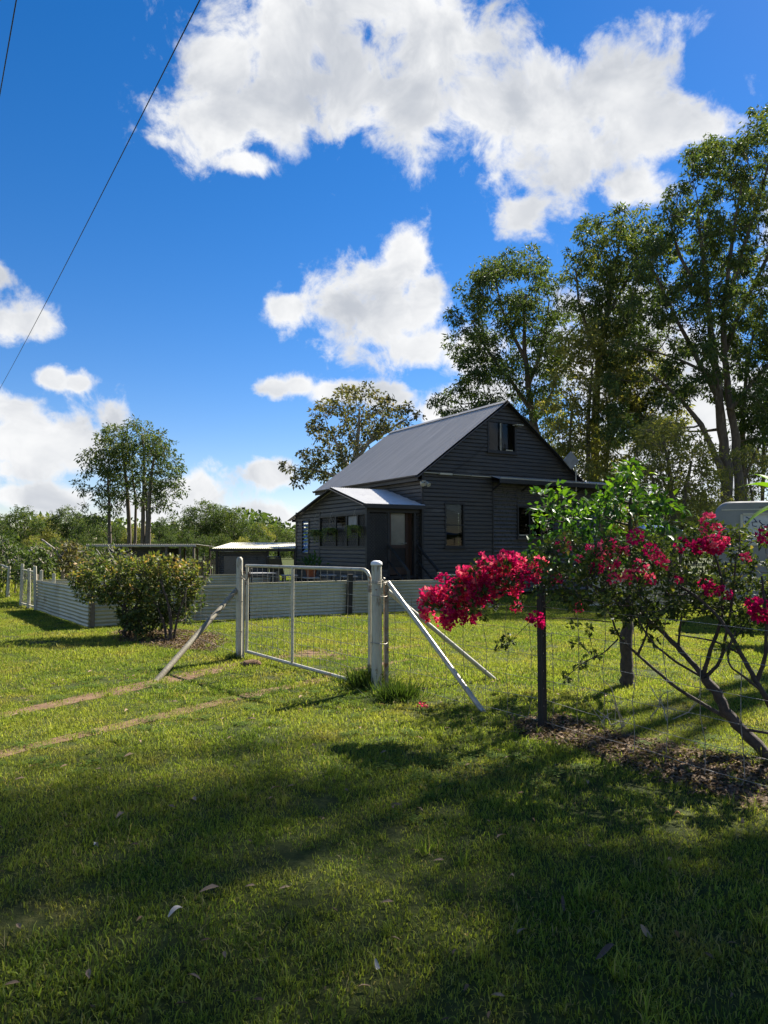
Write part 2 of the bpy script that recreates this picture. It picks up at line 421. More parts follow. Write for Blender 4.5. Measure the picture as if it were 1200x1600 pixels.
class MB:
    """collects boxes, tubes and sheets; build() links them as ONE mesh object"""
    def __init__(self):
        self.v, self.f, self.smooth = [], [], []
        self.starts, self.depth = [], 0

    def add(self, vs, fs, smooth=False):
        k = len(self.v)
        self.v.extend([tuple(p) for p in vs])
        self.f.extend([tuple(i + k for i in f) for f in fs])
        self.smooth.extend([smooth] * len(fs))
        return self

    def box(self, c, s, rot=None, bev=0.0):
        hx, hy, hz = s[0] / 2, s[1] / 2, s[2] / 2
        c = Vector(c)
        m = rot if rot is not None else Matrix.Identity(3)
        if bev <= 0:
            vs = [c + m @ Vector((x * hx, y * hy, z * hz)) for x in (-1, 1) for y in (-1, 1) for z in (-1, 1)]
            fs = [(0, 1, 3, 2), (4, 6, 7, 5), (0, 4, 5, 1), (2, 3, 7, 6), (0, 2, 6, 4), (1, 5, 7, 3)]
            return self.add(vs, fs)
        bm = bmesh.new()
        bmesh.ops.create_cube(bm, size=1.0)
        for v in bm.verts:
            v.co = Vector((v.co.x * s[0], v.co.y * s[1], v.co.z * s[2]))
        bmesh.ops.bevel(bm, geom=bm.edges[:], offset=bev, segments=2, affect='EDGES', profile=0.5)
        bm.verts.index_update()
        self.add([c + m @ v.co for v in bm.verts], [[v.index for v in f.verts] for f in bm.faces])
        bm.free()
        return self

    def beam(self, a, b, wd, hd, up=(0, 0, 1)):
        a, b = Vector(a), Vector(b)
        z = (b - a)
        L = z.length
        z = z / L
        u = Vector(up)
        if abs(z.dot(u)) > 0.97:
            u = Vector((0, 1, 0))
        x = u.cross(z).normalized()
        y = z.cross(x)
        m = Matrix((x, y, z)).transposed()
        return self.box((a + b) / 2, (wd, hd, L), m)

    def tube(self, pts, radii, n=8, caps=True, smooth=True):
        pts = [Vector(p) for p in pts]
        if isinstance(radii, (int, float)):
            radii = [radii] * len(pts)
        vs, fs = [], []
        x = None
        for i, p in enumerate(pts):
            d = (pts[min(i + 1, len(pts) - 1)] - pts[max(i - 1, 0)])
            d = d.normalized() if d.length > 1e-9 else Vector((0, 0, 1))
            if x is None:
                x = d.orthogonal().normalized()
            else:
                x = x - d * x.dot(d)
                x = x.normalized() if x.length > 1e-6 else d.orthogonal().normalized()
            y = d.cross(x)
            for k in range(n):
                a = 2 * math.pi * k / n
                vs.append(p + (x * math.cos(a) + y * math.sin(a)) * radii[i])
        for i in range(len(pts) - 1):
            for k in range(n):
                k2 = (k + 1) % n
                fs.append((i * n + k, i * n + k2, (i + 1) * n + k2, (i + 1) * n + k))
        self.add(vs, fs, smooth)
        if caps:
            self.add(vs[:n], [tuple(range(n - 1, -1, -1))])
            self.add(vs[-n:], [tuple(range(n))])
        return self

    def lathe(self, c, prof, n=16, smooth=True):
        c = Vector(c)
        vs, fs = [], []
        for r, z in prof:
            for k in range(n):
                a = 2 * math.pi * k / n
                vs.append(c + Vector((r * math.cos(a), r * math.sin(a), z)))
        for i in range(len(prof) - 1):
            for k in range(n):
                k2 = (k + 1) % n
                fs.append((i * n + k, i * n + k2, (i + 1) * n + k2, (i + 1) * n + k))
        return self.add(vs, fs, smooth)

    def poly(self, pts, thick, nrm):
        """flat outline with real thickness"""
        nrm = Vector(nrm).normalized()
        a = [Vector(p) for p in pts]
        n = len(a)
        vs = a + [p - nrm * thick for p in a]
        fs = [tuple(range(n)), tuple(range(2 * n - 1, n - 1, -1))]
        fs += [(i, i + n, (i + 1) % n + n, (i + 1) % n) for i in range(n)]
        return self.add(vs, fs)

    def corr(self, o, across, along, W, L, nrm, pitch=0.076, amp=0.009, seg=6, rows=1, thick=0.0015, ripple=0.0, seed=0):
        """corrugated sheet: waves counted along 'across', ribs run along 'along'"""
        o, ac, al, nn = Vector(o), Vector(across).normalized(), Vector(along).normalized(), Vector(nrm).normalized()
        nx = max(2, int(W / pitch * seg))
        rng = random.Random(seed)
        ph = rng.random() * 6.28
        for side in (0, 1):
            vs, fs = [], []
            for j in range(rows + 1):
                for i in range(nx + 1):
                    s = W * i / nx
                    t = L * j / rows
                    h = amp * math.sin(2 * math.pi * s / pitch) + ripple * (math.sin(t * 2.3 + ph + s * 3) + 0.6 * math.sin(t * 5.1 + ph * 2 - s * 4))
                    vs.append(o + ac * s + al * t + nn * (h - side * thick * 2))
            for j in range(rows):
                for i in range(nx):
                    q = (j * (nx + 1) + i, j * (nx + 1) + i + 1, (j + 1) * (nx + 1) + i + 1, (j + 1) * (nx + 1) + i)
                    fs.append(q if side == 0 else q[::-1])
            self.add(vs, fs, True)
        return self

    def build(self, name, mat, parent=None, kind=None):
        me = bpy.data.meshes.new(name)
        me.from_pydata(self.v, [], self.f)
        me.polygons.foreach_set('use_smooth', self.smooth)
        me.materials.append(mat)
        me.update()
        o = link(bpy.data.objects.new(name, me), parent)
        if kind:
            o['kind'] = kind
        return o


def _piecewise(fn):
    def run(self, *a, **k):
        if self.depth == 0:
            self.starts.append((len(self.v), len(self.f)))
        self.depth += 1
        try:
            return fn(self, *a, **k)
        finally:
            self.depth -= 1
    return run


for _n in ('box', 'beam', 'tube', 'lathe', 'poly', 'corr', 'add'):
    setattr(MB, _n, _piecewise(getattr(MB, _n)))


def build_split(self, name, mat, parent=None):
    """every piece of the collection becomes an object of its own"""
    out = []
    st = self.starts + [(len(self.v), len(self.f))]
    for (v0, f0), (v1, f1) in zip(st[:-1], st[1:]):
        m = MB()
        m.v, m.f, m.smooth = self.v[v0:v1], [tuple(i - v0 for i in f) for f in self.f[f0:f1]], self.smooth[f0:f1]
        out.append(m.build(name, mat, parent))
    return out


MB.split = build_split


def np_mesh(name, co, faces, mat, parent=None, rnd=None, kind=None, smooth=False, linkit=True):
    """fast mesh: co (N,3), faces (M,k), rnd (M,) per-face value"""
    me = bpy.data.meshes.new(name)
    co = np.ascontiguousarray(co, dtype=np.float32)
    faces = np.ascontiguousarray(faces, dtype=np.int32)
    m, k = faces.shape
    me.vertices.add(len(co))
    me.vertices.foreach_set('co', co.ravel())
    me.loops.add(m * k)
    me.loops.foreach_set('vertex_index', faces.ravel())
    me.polygons.add(m)
    me.polygons.foreach_set('loop_start', np.arange(0, m * k, k, dtype=np.int32))
    if smooth:
        me.polygons.foreach_set('use_smooth', np.ones(m, dtype=bool))
    if rnd is not None:
        at_ = me.attributes.new('rnd', 'FLOAT', 'FACE')
        at_.data.foreach_set('value', np.ascontiguousarray(rnd, dtype=np.float32))
    me.update(calc_edges=True)
    me.materials.append(mat)
    o = bpy.data.objects.new(name, me)
    if linkit:
        link(o, parent)
    if kind:
        o['kind'] = kind
    return o


def unit(a):
    return a / np.maximum(np.linalg.norm(a, axis=1, keepdims=True), 1e-9)


def leaves(c, axis, L, W, rng, up=None, fold=0.25, six=False, curl=0.0):
    """leaf blades: base c (N,3), axis (N,3), length L (N,), width W (N,). Returns co, faces, per-leaf face count"""
    n = len(c)
    axis = unit(axis)
    if up is None:
        up = rng.normal(size=(n, 3))
    side = unit(np.cross(axis, up))
    nrm = unit(np.cross(side, axis))
    L = np.broadcast_to(np.asarray(L, float), (n,))[:, None]
    W = np.broadcast_to(np.asarray(W, float), (n,))[:, None]
    if six:
        v = np.stack([c,
                      c + axis * L * 0.35 + side * W * 0.5 + nrm * W * fold,
                      c + axis * L * 0.35 - side * W * 0.5 + nrm * W * fold,
                      c + axis * L * 0.72 + side * W * 0.36 + nrm * W * fold * 0.7 - nrm * L * curl * 0.4,
                      c + axis * L * 0.72 - side * W * 0.36 + nrm * W * fold * 0.7 - nrm * L * curl * 0.4,
                      c + axis * L - nrm * L * curl,
                      c + axis * L * 0.5 - nrm * L * curl * 0.15], axis=1)
        tri = np.array([(0, 1, 6), (0, 6, 2), (1, 3, 6), (6, 4, 2), (3, 5, 6), (6, 5, 4)])
    else:
        v = np.stack([c, c + axis * L * 0.45 + side * W * 0.5 + nrm * W * fold, c + axis * L,
                      c + axis * L * 0.45 - side * W * 0.5 + nrm * W * fold], axis=1)
        tri = np.array([(0, 1, 2), (0, 2, 3)])
    k = v.shape[1]
    faces = (np.arange(n)[:, None, None] * k + tri[None]).reshape(-1, 3)
    return v.reshape(-1, 3), faces, len(tri)


def poly_contains(poly, x, y):
    inside = False
    n = len(poly)
    j = n - 1
    for i in range(n):
        xi, yi = poly[i]
        xj, yj = poly[j]
        if (yi > y) != (yj > y) and x < (xj - xi) * (y - yi) / (yj - yi) + xi:
            inside = not inside
        j = i
    return inside


def bez(a, b, rng, sag=0.12, n=4):
    """slightly bowed path from a to b, rising at the end"""
    a, b = Vector(a), Vector(b)
    L = (b - a).length
    off = Vector((rng.uniform(-1, 1), rng.uniform(-1, 1), -abs(rng.uniform(0.2, 1)))) * L * sag
    out = []
    for i in range(n + 1):
        t = i / n
        out.append(a.lerp(b, t) + off * (4 * t * (1 - t)))
    return out


def grow_tree(name, label, cat, group, base, limbs, puffs, leaf, mat, bark, seed, twigs=4, lp=260, droop=0.5, rnd_top=0.35, twig_r=0.012, kind_crown=None, flat=0.75):
    """limbs: [(pts, r0, r1)] in world space; puffs: [(centre, radius)]; leaf=(length, width).
    Every leaf clump hangs on a limb grown to it from the nearest wood below."""
    rng = random.Random(seed)
    nrg = np.random.default_rng(seed)
    base = Vector(base)
    root = empty(name, base, 0, label, cat, group)
    wood = MB()
    nodes = []                      # (point, radius)
    for pts, r0, r1 in limbs:
        pts = [Vector(p) for p in pts]
        fine = []
        for i in range(len(pts) - 1):
            for q in range(4):
                fine.append(pts[i].lerp(pts[i + 1], q / 4))
        fine.append(pts[-1])
        for _ in range(2):
            fine = [fine[0]] + [(fine[i - 1] + fine[i] * 2 + fine[i + 1]) / 4 for i in range(1, len(fine) - 1)] + [fine[-1]]
        m = len(fine)
        rad = [r0 + (r1 - r0) * (i / (m - 1)) ** 0.8 for i in range(m)]
        for i in range(1, m - 1):
            rad[i] *= rng.uniform(0.92, 1.08)
            fine[i] += Vector((rng.uniform(-1, 1), rng.uniform(-1, 1), 0)) * rad[i] * 0.25
        wood.tube([p - base for p in fine], rad, 9 if r0 > 0.1 else 6)
        for p, r in list(zip(fine, rad))[m // 5:]:
            nodes.append((p, r))
    order = sorted(puffs, key=lambda pf: min((pf[0] - nd[0]).length for nd in nodes))
    cs, ax, rn = [], [], []
    zlo = min(p[0].z for p in puffs)
    zhi = max(p[0].z for p in puffs) + 0.01
    for pc, pr in order:
        best, bd = None, 1e9
        for p, r in nodes:
            d = pc - p
            cost = d.length * (1.0 + (0.8 if d.z < 0 else 0.0) - 0.25 * max(0.0, d.normalized().z if d.length > 0 else 0))
            if cost < bd:
                best, bd = (p, r), cost
        p0, r0 = best
        path = bez(p0, pc, rng)
        rr = min(r0 * 0.75, 0.012 + 0.018 * (pc - p0).length)
        rad = [rr + (twig_r - rr) * i / 4 for i in range(5)]
        wood.tube([p - base for p in path], rad, 5, caps=False)
        for p, r in list(zip(path, rad))[1:]:
            nodes.append((p, r))
        for _ in range(twigs):
            d = Vector((rng.gauss(0, 1), rng.gauss(0, 1), rng.gauss(0.2, 0.8))).normalized()
            e = pc + d * pr * rng.uniform(0.6, 1.0)
            wood.tube([p - base for p in bez(path[3], e, rng, 0.1, 2)], [twig_r * 0.9, twig_r * 0.6, twig_r * 0.35], 3, caps=False)
        k = int(lp * (pr ** 2) * rng.uniform(0.75, 1.25)) + 8
        d = unit(nrg.normal(size=(k, 3)))
        rad_ = pr * nrg.uniform(0.15, 1.0, size=(k, 1)) ** 0.55
        # ragged surface: sub-sprays pull the leaves together
        sub = unit(nrg.normal(size=(7, 3)))
        pick = sub[nrg.integers(0, 7, k)]
        d = unit(d * 0.55 + pick * 0.95)
        pts = np.array(pc) + d * rad_ * np.array([1, 1, flat])
        a = nrg.normal(size=(k, 3)) * 0.7 + d * 0.5
        a[:, 2] -= droop
        cs.append(pts)
        ax.append(a)
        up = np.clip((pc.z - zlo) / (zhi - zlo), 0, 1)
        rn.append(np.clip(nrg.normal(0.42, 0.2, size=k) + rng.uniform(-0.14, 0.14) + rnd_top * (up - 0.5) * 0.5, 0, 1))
    cs, ax, rn = np.concatenate(cs), np.concatenate(ax), np.concatenate(rn)
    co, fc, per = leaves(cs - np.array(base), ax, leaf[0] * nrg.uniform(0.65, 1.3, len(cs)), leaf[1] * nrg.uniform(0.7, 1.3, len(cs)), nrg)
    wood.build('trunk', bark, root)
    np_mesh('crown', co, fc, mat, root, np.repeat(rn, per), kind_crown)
    return root


def puffs_in(poly, Y, thick, n, r, seed, shape=None):
    """n clump centres inside an outline at depth Y (best-candidate spread), the crown as thick as it is wide in the middle"""
    rng = random.Random(seed)
    xs = [p[0] for p in poly]
    ys = [p[1] for p in poly]
    cx = (min(xs) + max(xs)) / 2
    hw = (max(xs) - min(xs)) / 2
    pts = []
    while len(pts) < n:
        best, bd = None, -1
        for _ in range(7):
            for _t in range(200):
                x, y = rng.uniform(min(xs), max(xs)), rng.uniform(min(ys), max(ys))
                if poly_contains(poly, x, y):
                    break
            dy = rng.uniform(-1, 1) * thick * math.sqrt(max(0.08, 1 - ((x - cx) / hw) ** 2))
            p = at(x, y, Y + dy)
            d = min([(p - q[0]).length for q in pts] or [9])
            if d > bd:
                best, bd = p, d
        pts.append((best, r * rng.uniform(0.65, 1.3)))
    return pts


def copy_tree(o, parent=None):
    c = o.copy()
    COL.objects.link(c)
    c.parent = parent
    for ch in list(o.children):
        copy_tree(ch, c)
    return c


# ------------------------------------------------------------------ ground, tracks, bare soil
g = MB()
xs = [-900, -400, -200, -100, -60, -30, -15, 0, 15, 30, 60, 100, 200, 400, 900]
ys = [-60, -20, -5, 0, 5, 10, 15, 20, 30, 45, 70, 110, 200, 400, 1500]
gv = [(x, y, 0) for y in ys for x in xs]
gf = [(j * len(xs) + i, j * len(xs) + i + 1, (j + 1) * len(xs) + i + 1, (j + 1) * len(xs) + i) for j in range(len(ys) - 1) for i in range(len(xs) - 1)]
g.add(gv, gf)
tag(g.build('ground', M['ground']), 'wide flat lawn running out to the bush', None, None, 'structure')


def strip(name, pts, width, z, mat, seed, label):
    """ragged ribbon of bare earth along a path"""
    rng = random.Random(seed)
    P = [Vector((p.x, p.y, 0)) for p in pts]
    fine = []
    for i in range(len(P) - 1):
        m = max(2, int((P[i + 1] - P[i]).length / 0.09))
        for k in range(m):
            fine.append(P[i].lerp(P[i + 1], k / m))
    fine.append(P[-1])
    for _ in range(30):
        fine = [fine[0]] + [(fine[i - 1] + fine[i] * 2 + fine[i + 1]) / 4 for i in range(1, len(fine) - 1)] + [fine[-1]]
    vs, fs = [], []
    wl = wr = width / 2
    for i, p in enumerate(fine):
        d = (fine[min(i + 1, len(fine) - 1)] - fine[max(i - 1, 0)]).normalized()
        n = Vector((-d.y, d.x, 0))
        wl = min(width * 0.75, max(width * 0.22, wl + rng.uniform(-1, 1) * width * 0.09))
        wr = min(width * 0.75, max(width * 0.22, wr + rng.uniform(-1, 1) * width * 0.09))
        vs += [p + n * wl + Vector((0, 0, z)), p - n * wr + Vector((0, 0, z))]
        if i:
            k = 2 * i
            fs.append((k - 2, k - 1, k + 1, k))
    m = MB().add(vs, fs)
    tag(m.build(name, mat), label, None, None, 'structure')
    return fine


TRACKS = []
TRACKS.append((strip('dirt_track', [gr(-60, 1130), gr(60, 1106), gr(130, 1093), gr(250, 1066), gr(340, 1046), gr(405, 1031), gr(480, 1022), gr(590, 1014), gr(700, 1005)],
                     0.27, 0.004, M['soil'], 3, 'far wheel rut of bare red-brown earth through the gate'), 0.16, 0.78))
TRACKS.append((strip('dirt_track', [gr(-60, 1195), gr(60, 1164), gr(130, 1147), gr(230, 1128), gr(330, 1102), gr(430, 1079), gr(510, 1062), gr(560, 1045), gr(640, 1030)],
                     0.23, 0.004, M['soil'], 4, 'near wheel rut of bare red-brown earth through the gate'), 0.13, 0.74))


def patch(name, px, z, mat, seed, label, kind='structure', jag=0.12):
    rng = random.Random(seed)
    P = [gr(*p) for p in px]
    fine = []
    for i in range(len(P)):
        a, c = P[i], P[(i + 1) % len(P)]
        for k in range(14):
            q = a.lerp(c, k / 14)
            fine.append(Vector((q.x + rng.uniform(-jag, jag), q.y + rng.uniform(-jag, jag), z)))
    c = sum(fine, Vector()) / len(fine)
    m = MB().add([c] + fine, [(0, i + 1, (i + 1) % len(fine) + 1) for i in range(len(fine))])
    tag(m.build(name, mat), label, None, None, kind)


SOIL_PX = [(800, 1130), (860, 1118), (960, 1145), (1060, 1170), (1200, 1190), (1300, 1200), (1300, 1262), (1190, 1262), (1100, 1235), (1000, 1205), (900, 1165), (830, 1150)]
patch('bare_soil', SOIL_PX, 0.005, M['mulch'], 5, 'bare brown soil with leaf litter under the bougainvillea')
LITTER_PX = [(180, 985), (260, 985), (330, 990), (350, 1005), (320, 1016), (240, 1010), (190, 1000)]
patch('bare_soil', LITTER_PX, 0.005, M['mulch'], 6, 'patch of dry leaf litter under the clipped vine hedge')
patch('bare_soil', [(455, 1020), (520, 1012), (590, 1016), (560, 1026), (500, 1034)], 0.008, M['soil'], 7, 'bare earth worn inside the gateway')

# ------------------------------------------------------------------ the house
H0 = Vector((1.17, 22.0, 0))
house = empty('house', H0, R(30), 'charcoal weatherboard house with steep grey iron roof and attic window', 'house')
X_, Y_, Z_ = Vector((1, 0, 0)), Vector((0, 1, 0)), Vector((0, 0, 1))
PIT = 2.6 / 3.5


def boards(mb, o, du, nrm, u0, u1, z0, z1, pitch=0.122, holes=(), span=None, seed=1):
    rng = random.Random(seed)
    o, du, nrm = Vector(o), Vector(du), Vector(nrm)

    def P(u, z, d):
        return o + du * u + Z_ * z + nrm * d
    z = z0
    while z < z1 - 1e-4:
        zt = min(z + pitch, z1)
        j = rng.uniform(-0.003, 0.003)
        cuts = sorted({z, zt} | {h for ho in holes for h in ho[2:4] if z + 1e-4 < h < zt - 1e-4})
        for za, zb in zip(cuts[:-1], cuts[1:]):
            iv = [(u0, u1)]
            zm = (za + zb) / 2
            for (ua, ub, ha, hb) in holes:
                if ha < zm < hb:
                    nx = []
                    for (p, q) in iv:
                        if ub <= p or ua >= q:
                            nx.append((p, q))
                        else:
                            if ua > p:
                                nx.append((p, ua))
                            if ub < q:
                                nx.append((ub, q))
                    iv = nx
            def dep(q):
                t_ = (q - z) / pitch
                return (0.034 - 0.004 * t_ / 0.68 if t_ < 0.68 else 0.030 - 0.026 * (t_ - 0.68) / 0.32) + j
            zk = z + 0.68 * pitch
            mids = [za] + ([zk] if za + 1e-4 < zk < zb - 1e-4 else []) + [zb]
            for (p, q) in iv:
                pa, qa, pb, qb = p, q, p, q
                if span:
                    la, ra = span(za)
                    lb, rb = span(zb)
                    pa, qa, pb, qb = max(p, la), min(q, ra), max(p, lb), min(q, rb)
                    if qa <= pa:
                        continue
                    if qb < pb:
                        pb = qb = (pb + qb) / 2
                segs = max(1, int((qa - pa) / 0.6))
                for s in range(segs):
                    t0, t1 = s / segs, (s + 1) / segs
                    rows_ = []
                    for zq in mids:
                        f_ = (zq - za) / (zb - za)
                        lo, hi_ = pa + (pb - pa) * f_, qa + (qb - qa) * f_
                        a0, a1 = lo + (hi_ - lo) * t0, lo + (hi_ - lo) * t1
                        # boards are never dead straight
                        k0 = 0.006 * math.sin(a0 * 1.9 + z * 9 + seed) + 0.003 * math.sin(a0 * 6.1 + z * 23)
                        k1 = 0.006 * math.sin(a1 * 1.9 + z * 9 + seed) + 0.003 * math.sin(a1 * 6.1 + z * 23)
                        rows_.append((P(a0, zq + k0 * 0.5, dep(zq) + k0), P(a1, zq + k1 * 0.5, dep(zq) + k1)))
                    for (p0_, p1_), (p2_, p3_) in zip(rows_[:-1], rows_[1:]):
                        mb.add([p0_, p1_, p3_, p2_], [(0, 1, 2, 3)])
                    p0_, p1_ = rows_[0]
                    mb.add([p0_ - nrm * 0.045, p1_ - nrm * 0.045, p1_, p0_], [(0, 1, 2, 3)])
        z = zt
    return mb


def window(parent, o, du, nrm, wd, ht, cols=2, rows=1, fw=0.055, name='window', frame_mat=None, glass=None, sill=True, sill_mat=None):
    """frame with a depth of its own (part) holding panes and a sill (sub-parts); o is the lower left corner"""
    o, du, nrm = Vector(o), Vector(du), Vector(nrm)
    m = MB()
    rot = Matrix((du, -nrm, Z_)).transposed()
    for a in (0, wd):
        m.box(o + du * a + Z_ * ht / 2 + nrm * 0.012, (fw, 0.07, ht + fw), rot)
    for a in (0, ht):
        m.box(o + du * wd / 2 + Z_ * a + nrm * 0.0135, (wd - fw, 0.067, fw), rot)
    for i in range(1, cols):
        m.box(o + du * wd * i / cols + Z_ * ht / 2 + nrm * 0.008, (fw * 0.75, 0.05, ht - fw), rot)
    for i in range(1, rows):
        for c in range(cols):
            m.box(o + du * wd * (c + 0.5) / cols + Z_ * ht * i / rows + nrm * 0.008, (wd / cols - fw * 0.8, 0.045, fw * 0.6), rot)
    fr = m.build(name, frame_mat or M['trim'], parent)
    for c in range(cols):
        p = MB().box(o + du * wd * (c + 0.5) / cols + Z_ * ht / 2 - nrm * 0.012, (wd / cols - fw * 0.76, 0.006, ht - fw), rot)
        p.build('pane', glass or M['pane'], fr)
    if sill:
        MB().box(o + du * wd / 2 - Z_ * (fw * 0.5 + 0.022) + nrm * 0.04, (wd + 0.14, 0.13, 0.04), rot).build('sill', sill_mat or M['trim'], fr)
    return fr


def panemat():
    m, t, out = new_mat('clear_window_pane')
    gl = t.node('ShaderNodeBsdfGlossy', i_Roughness=0.03)
    gl.inputs['Color'].default_value = (0.9, 0.93, 0.95, 1)
    tr = t.node('ShaderNodeBsdfTransparent')
    tr.inputs[0].default_value = (0.5, 0.52, 0.52, 1)
    lw = t.node('ShaderNodeLayerWeight', i_Blend=0.5)
    mx = t.node('ShaderNodeMixShader')
    t.link(t.math('ADD', t.math('MULTIPLY', t.math('POWER', lw.outputs['Facing'], 4.0), 0.5), 0.025, clamp=True), mx.inputs[0])
    t.link(tr.outputs[0], mx.inputs[1])
    t.link(gl.outputs[0], mx.inputs[2])
    t.link(mx.outputs[0], out.inputs[0])
    return m


M['pane'] = panemat()
U_B = 2.70                                                     # where the iron cladding starts
W1 = (0.83, 1.53, 1.62, 2.96)
WA = (2.52, 3.66, 4.72, 5.70)
WB = (3.72, 5.25, 1.93, 2.94)
# front walls
wf = MB()
boards(wf, (0, 0, 0), X_, -Y_, 0.0, U_B - 0.03, 0.12, 3.84, holes=[W1], seed=2)
wf.build('wall', M['board'], house)
gspan = lambda z: (max(0.0, (z - 3.74) / PIT - 0.25), min(6.5, 6.75 - (z - 3.74) / PIT))
wg = MB()
boards(wg, (0, 0, 0), X_, -Y_, 0.0, 6.5, 3.84, 6.3, holes=[WA], span=gspan, seed=3)
wg.build('gable_wall', M['board'], house)
wi = MB()
for (ua, ub, za, zb) in ((U_B, WB[0], 0.12, 3.76), (WB[1], 7.5, 0.12, 3.76), (WB[0], WB[1], 0.12, WB[2]), (WB[0], WB[1], WB[3], 3.76)):
    wi.corr((ua, -0.02, za), Z_, X_, zb - za, ub - ua, -Y_, pitch=0.13, amp=0.020, seg=8, rows=6, ripple=0.004, seed=int(za * 10))
wi.build('iron_wall', M['iron_dark'], house)
ct = MB().box((U_B - 0.015, -0.026, 1.95), (0.05, 0.05, 3.62)).box((-0.012, -0.012, 1.97), (0.07, 0.07, 3.7))
ct.split('corner_trim', M['trim'], house)
# side and back walls
ws = MB()
boards(ws, (0, 7.1, 0), -Y_, -X_, 0.0, 7.06, 0.12, 3.9, holes=[(7.1 - 2.9, 7.1 - 1.9, 0.7, 2.75)], seed=4)
ws.build('wall', M['board'], house)
wb = MB()
boards(wb, (6.5, 7.1, 0), -X_, Y_, 0.0, 6.5, 0.12, 3.84, pitch=0.15, seed=5)
boards(wb, (6.5, 7.1, 0), -X_, Y_, 0.0, 6.5, 3.84, 6.3, pitch=0.15, span=lambda z: gspan(z), seed=6)
wb.build('wall', M['board'], house)
wb = MB()
wb.corr((6.5, 0.0, 0.12), Z_, Y_, 3.7, 7.1, X_, pitch=0.105, amp=0.013)
wb.build('wall', M['board'], house)
wl_ = MB().corr((7.5, 0.0, 0.12), Z_, Y_, 3.55, 4.0, X_, pitch=0.105, amp=0.013).corr((6.5, 4.0, 0.12), Z_, X_, 3.55, 1.0, Y_, pitch=0.105, amp=0.013)
wl_.split('iron_wall', M['iron_dark'], house)
MB().box((3.25, 3.5, 0.6), (6.4, 6.9, 0.06)).box((3.25, 3.5, 3.7), (6.4, 6.9, 0.05)).split('floor', M['timber_dark'], house)
# main roof
rl = Vector((-3.5, 0, -2.6)).normalized()
rn_ = Vector((-2.6, 0, 3.5)).normalized()
rf = MB()
rf.corr((3.25, -0.12, 6.40), Y_, rl, 7.45, 4.38, rn_, amp=0.0065, rows=3)
rf.corr((3.25, -0.12, 6.40), Y_, Vector((-rl.x, 0, rl.z)), 7.45, 4.38, Vector((-rn_.x, 0, rn_.z)), amp=0.0065, rows=3)
roof = rf.build('roof', M['roof'], house)
rc = MB()
for i in range(12):
    y0, y1 = -0.13 + 7.47 * i / 12, -0.13 + 7.47 * (i + 1) / 12 + 0.03
    for sx in (-1, 1):
        e = 0.013 + 0.003 * (i % 2)
        p0, p1 = Vector((3.25, y0, 6.42 + e)), Vector((3.25, y1, 6.42 + e))
        d = Vector((sx * 3.5, 0, -2.6)).normalized() * 0.17
        rc.poly([p0, p1, p1 + d, p0 + d], 0.004, (sx * 2.6, 0, 3.5))
rc.split('ridge_cap', M['roof'], roof)
bb = MB()
for y in (-0.135, 7.345):
    for sx in (-1, 1):
        bb.beam((3.25 - 0.0 * sx, y, 6.33), (3.25 + sx * 3.52, y, 6.33 - 2.61), 0.022, 0.17, up=(0, 1, 0))
bb.split('barge_board', M['trim'], house)
fc_ = MB()
for ux in (-0.235, 6.735):
    fc_.box((ux, 3.6, 3.70), (0.022, 7.42, 0.17))
fc_.box((-0.12, 3.6, 3.64), (0.22, 7.4, 0.012)).box((6.62, 3.6, 3.64), (0.22, 7.4, 0.012))
fc_.split('fascia', M['trim'], house)
gt = MB()
for ux in (-0.30, 6.80):
    pr = []
    vs, fs = [], []
    for j, y in enumerate((-0.12, 7.33)):
        for k in range(9):
            a = math.pi + math.pi * k / 8
            vs.append((ux + 0.06 * math.cos(a), y, 3.775 + 0.06 * math.sin(a)))
    for k in range(8):
        fs.append((k, k + 1, k + 10, k + 9))
    gt.add(vs, fs, True)
gt.split('gutter', M['trim'], house)
# low roof over the iron wall, its pale edge flashing
lr = MB()
d_ = Vector((0, -0.52, -0.14)).normalized()
lr.corr((2.58, 0.0, 3.91), X_, d_, 5.14, 0.55, Vector((0, -0.14, 0.52)), amp=0.009)
lr.corr((6.82, 0.0, 3.80), X_, Vector((0, 1, -0.02)), 0.88, 4.1, Z_, amp=0.009)
lr.build('awning_roof', M['roof'], house)
lf = MB().box((5.15, -0.535, 3.70), (5.16, 0.025, 0.13)).box((7.7, 1.7, 3.70), (0.025, 4.4, 0.13)).box((5.1, -0.27, 3.705), (5.0, 0.49, 0.012))
for u in (2.7, 3.9, 5.1, 6.3, 7.4):
    lf.beam((u, -0.02, 3.45), (u, -0.5, 3.68), 0.04, 0.05)
lf.box((7.52, -0.45, 1.9), (0.075, 0.075, 3.5))
lf.split('fascia', M['trim'], house)
fl = MB()
for (a, c, zz) in ((2.6, 3.62, 3.793), (3.66, 4.5, 3.789), (4.56, 5.62, 3.79), (5.7, 6.5, 3.786), (6.52, 7.72, 3.784)):
    fl.box(((a + c) / 2, -0.553, zz), (c - a, 0.03, 0.028))
for (a, c, zz, tz) in ((-0.05, 0.55, 3.872, 0.02), (0.57, 1.05, 3.866, 0.055), (1.1, 1.75, 3.861, 0.016), (1.78, 2.56, 3.857, 0.022)):
    fl.box(((a + c) / 2, -0.075, zz), (c - a, 0.09, tz))  # the tallest strip stands for the sun glint on the flashing
fl.split('flashing', M['galv_c'], house)
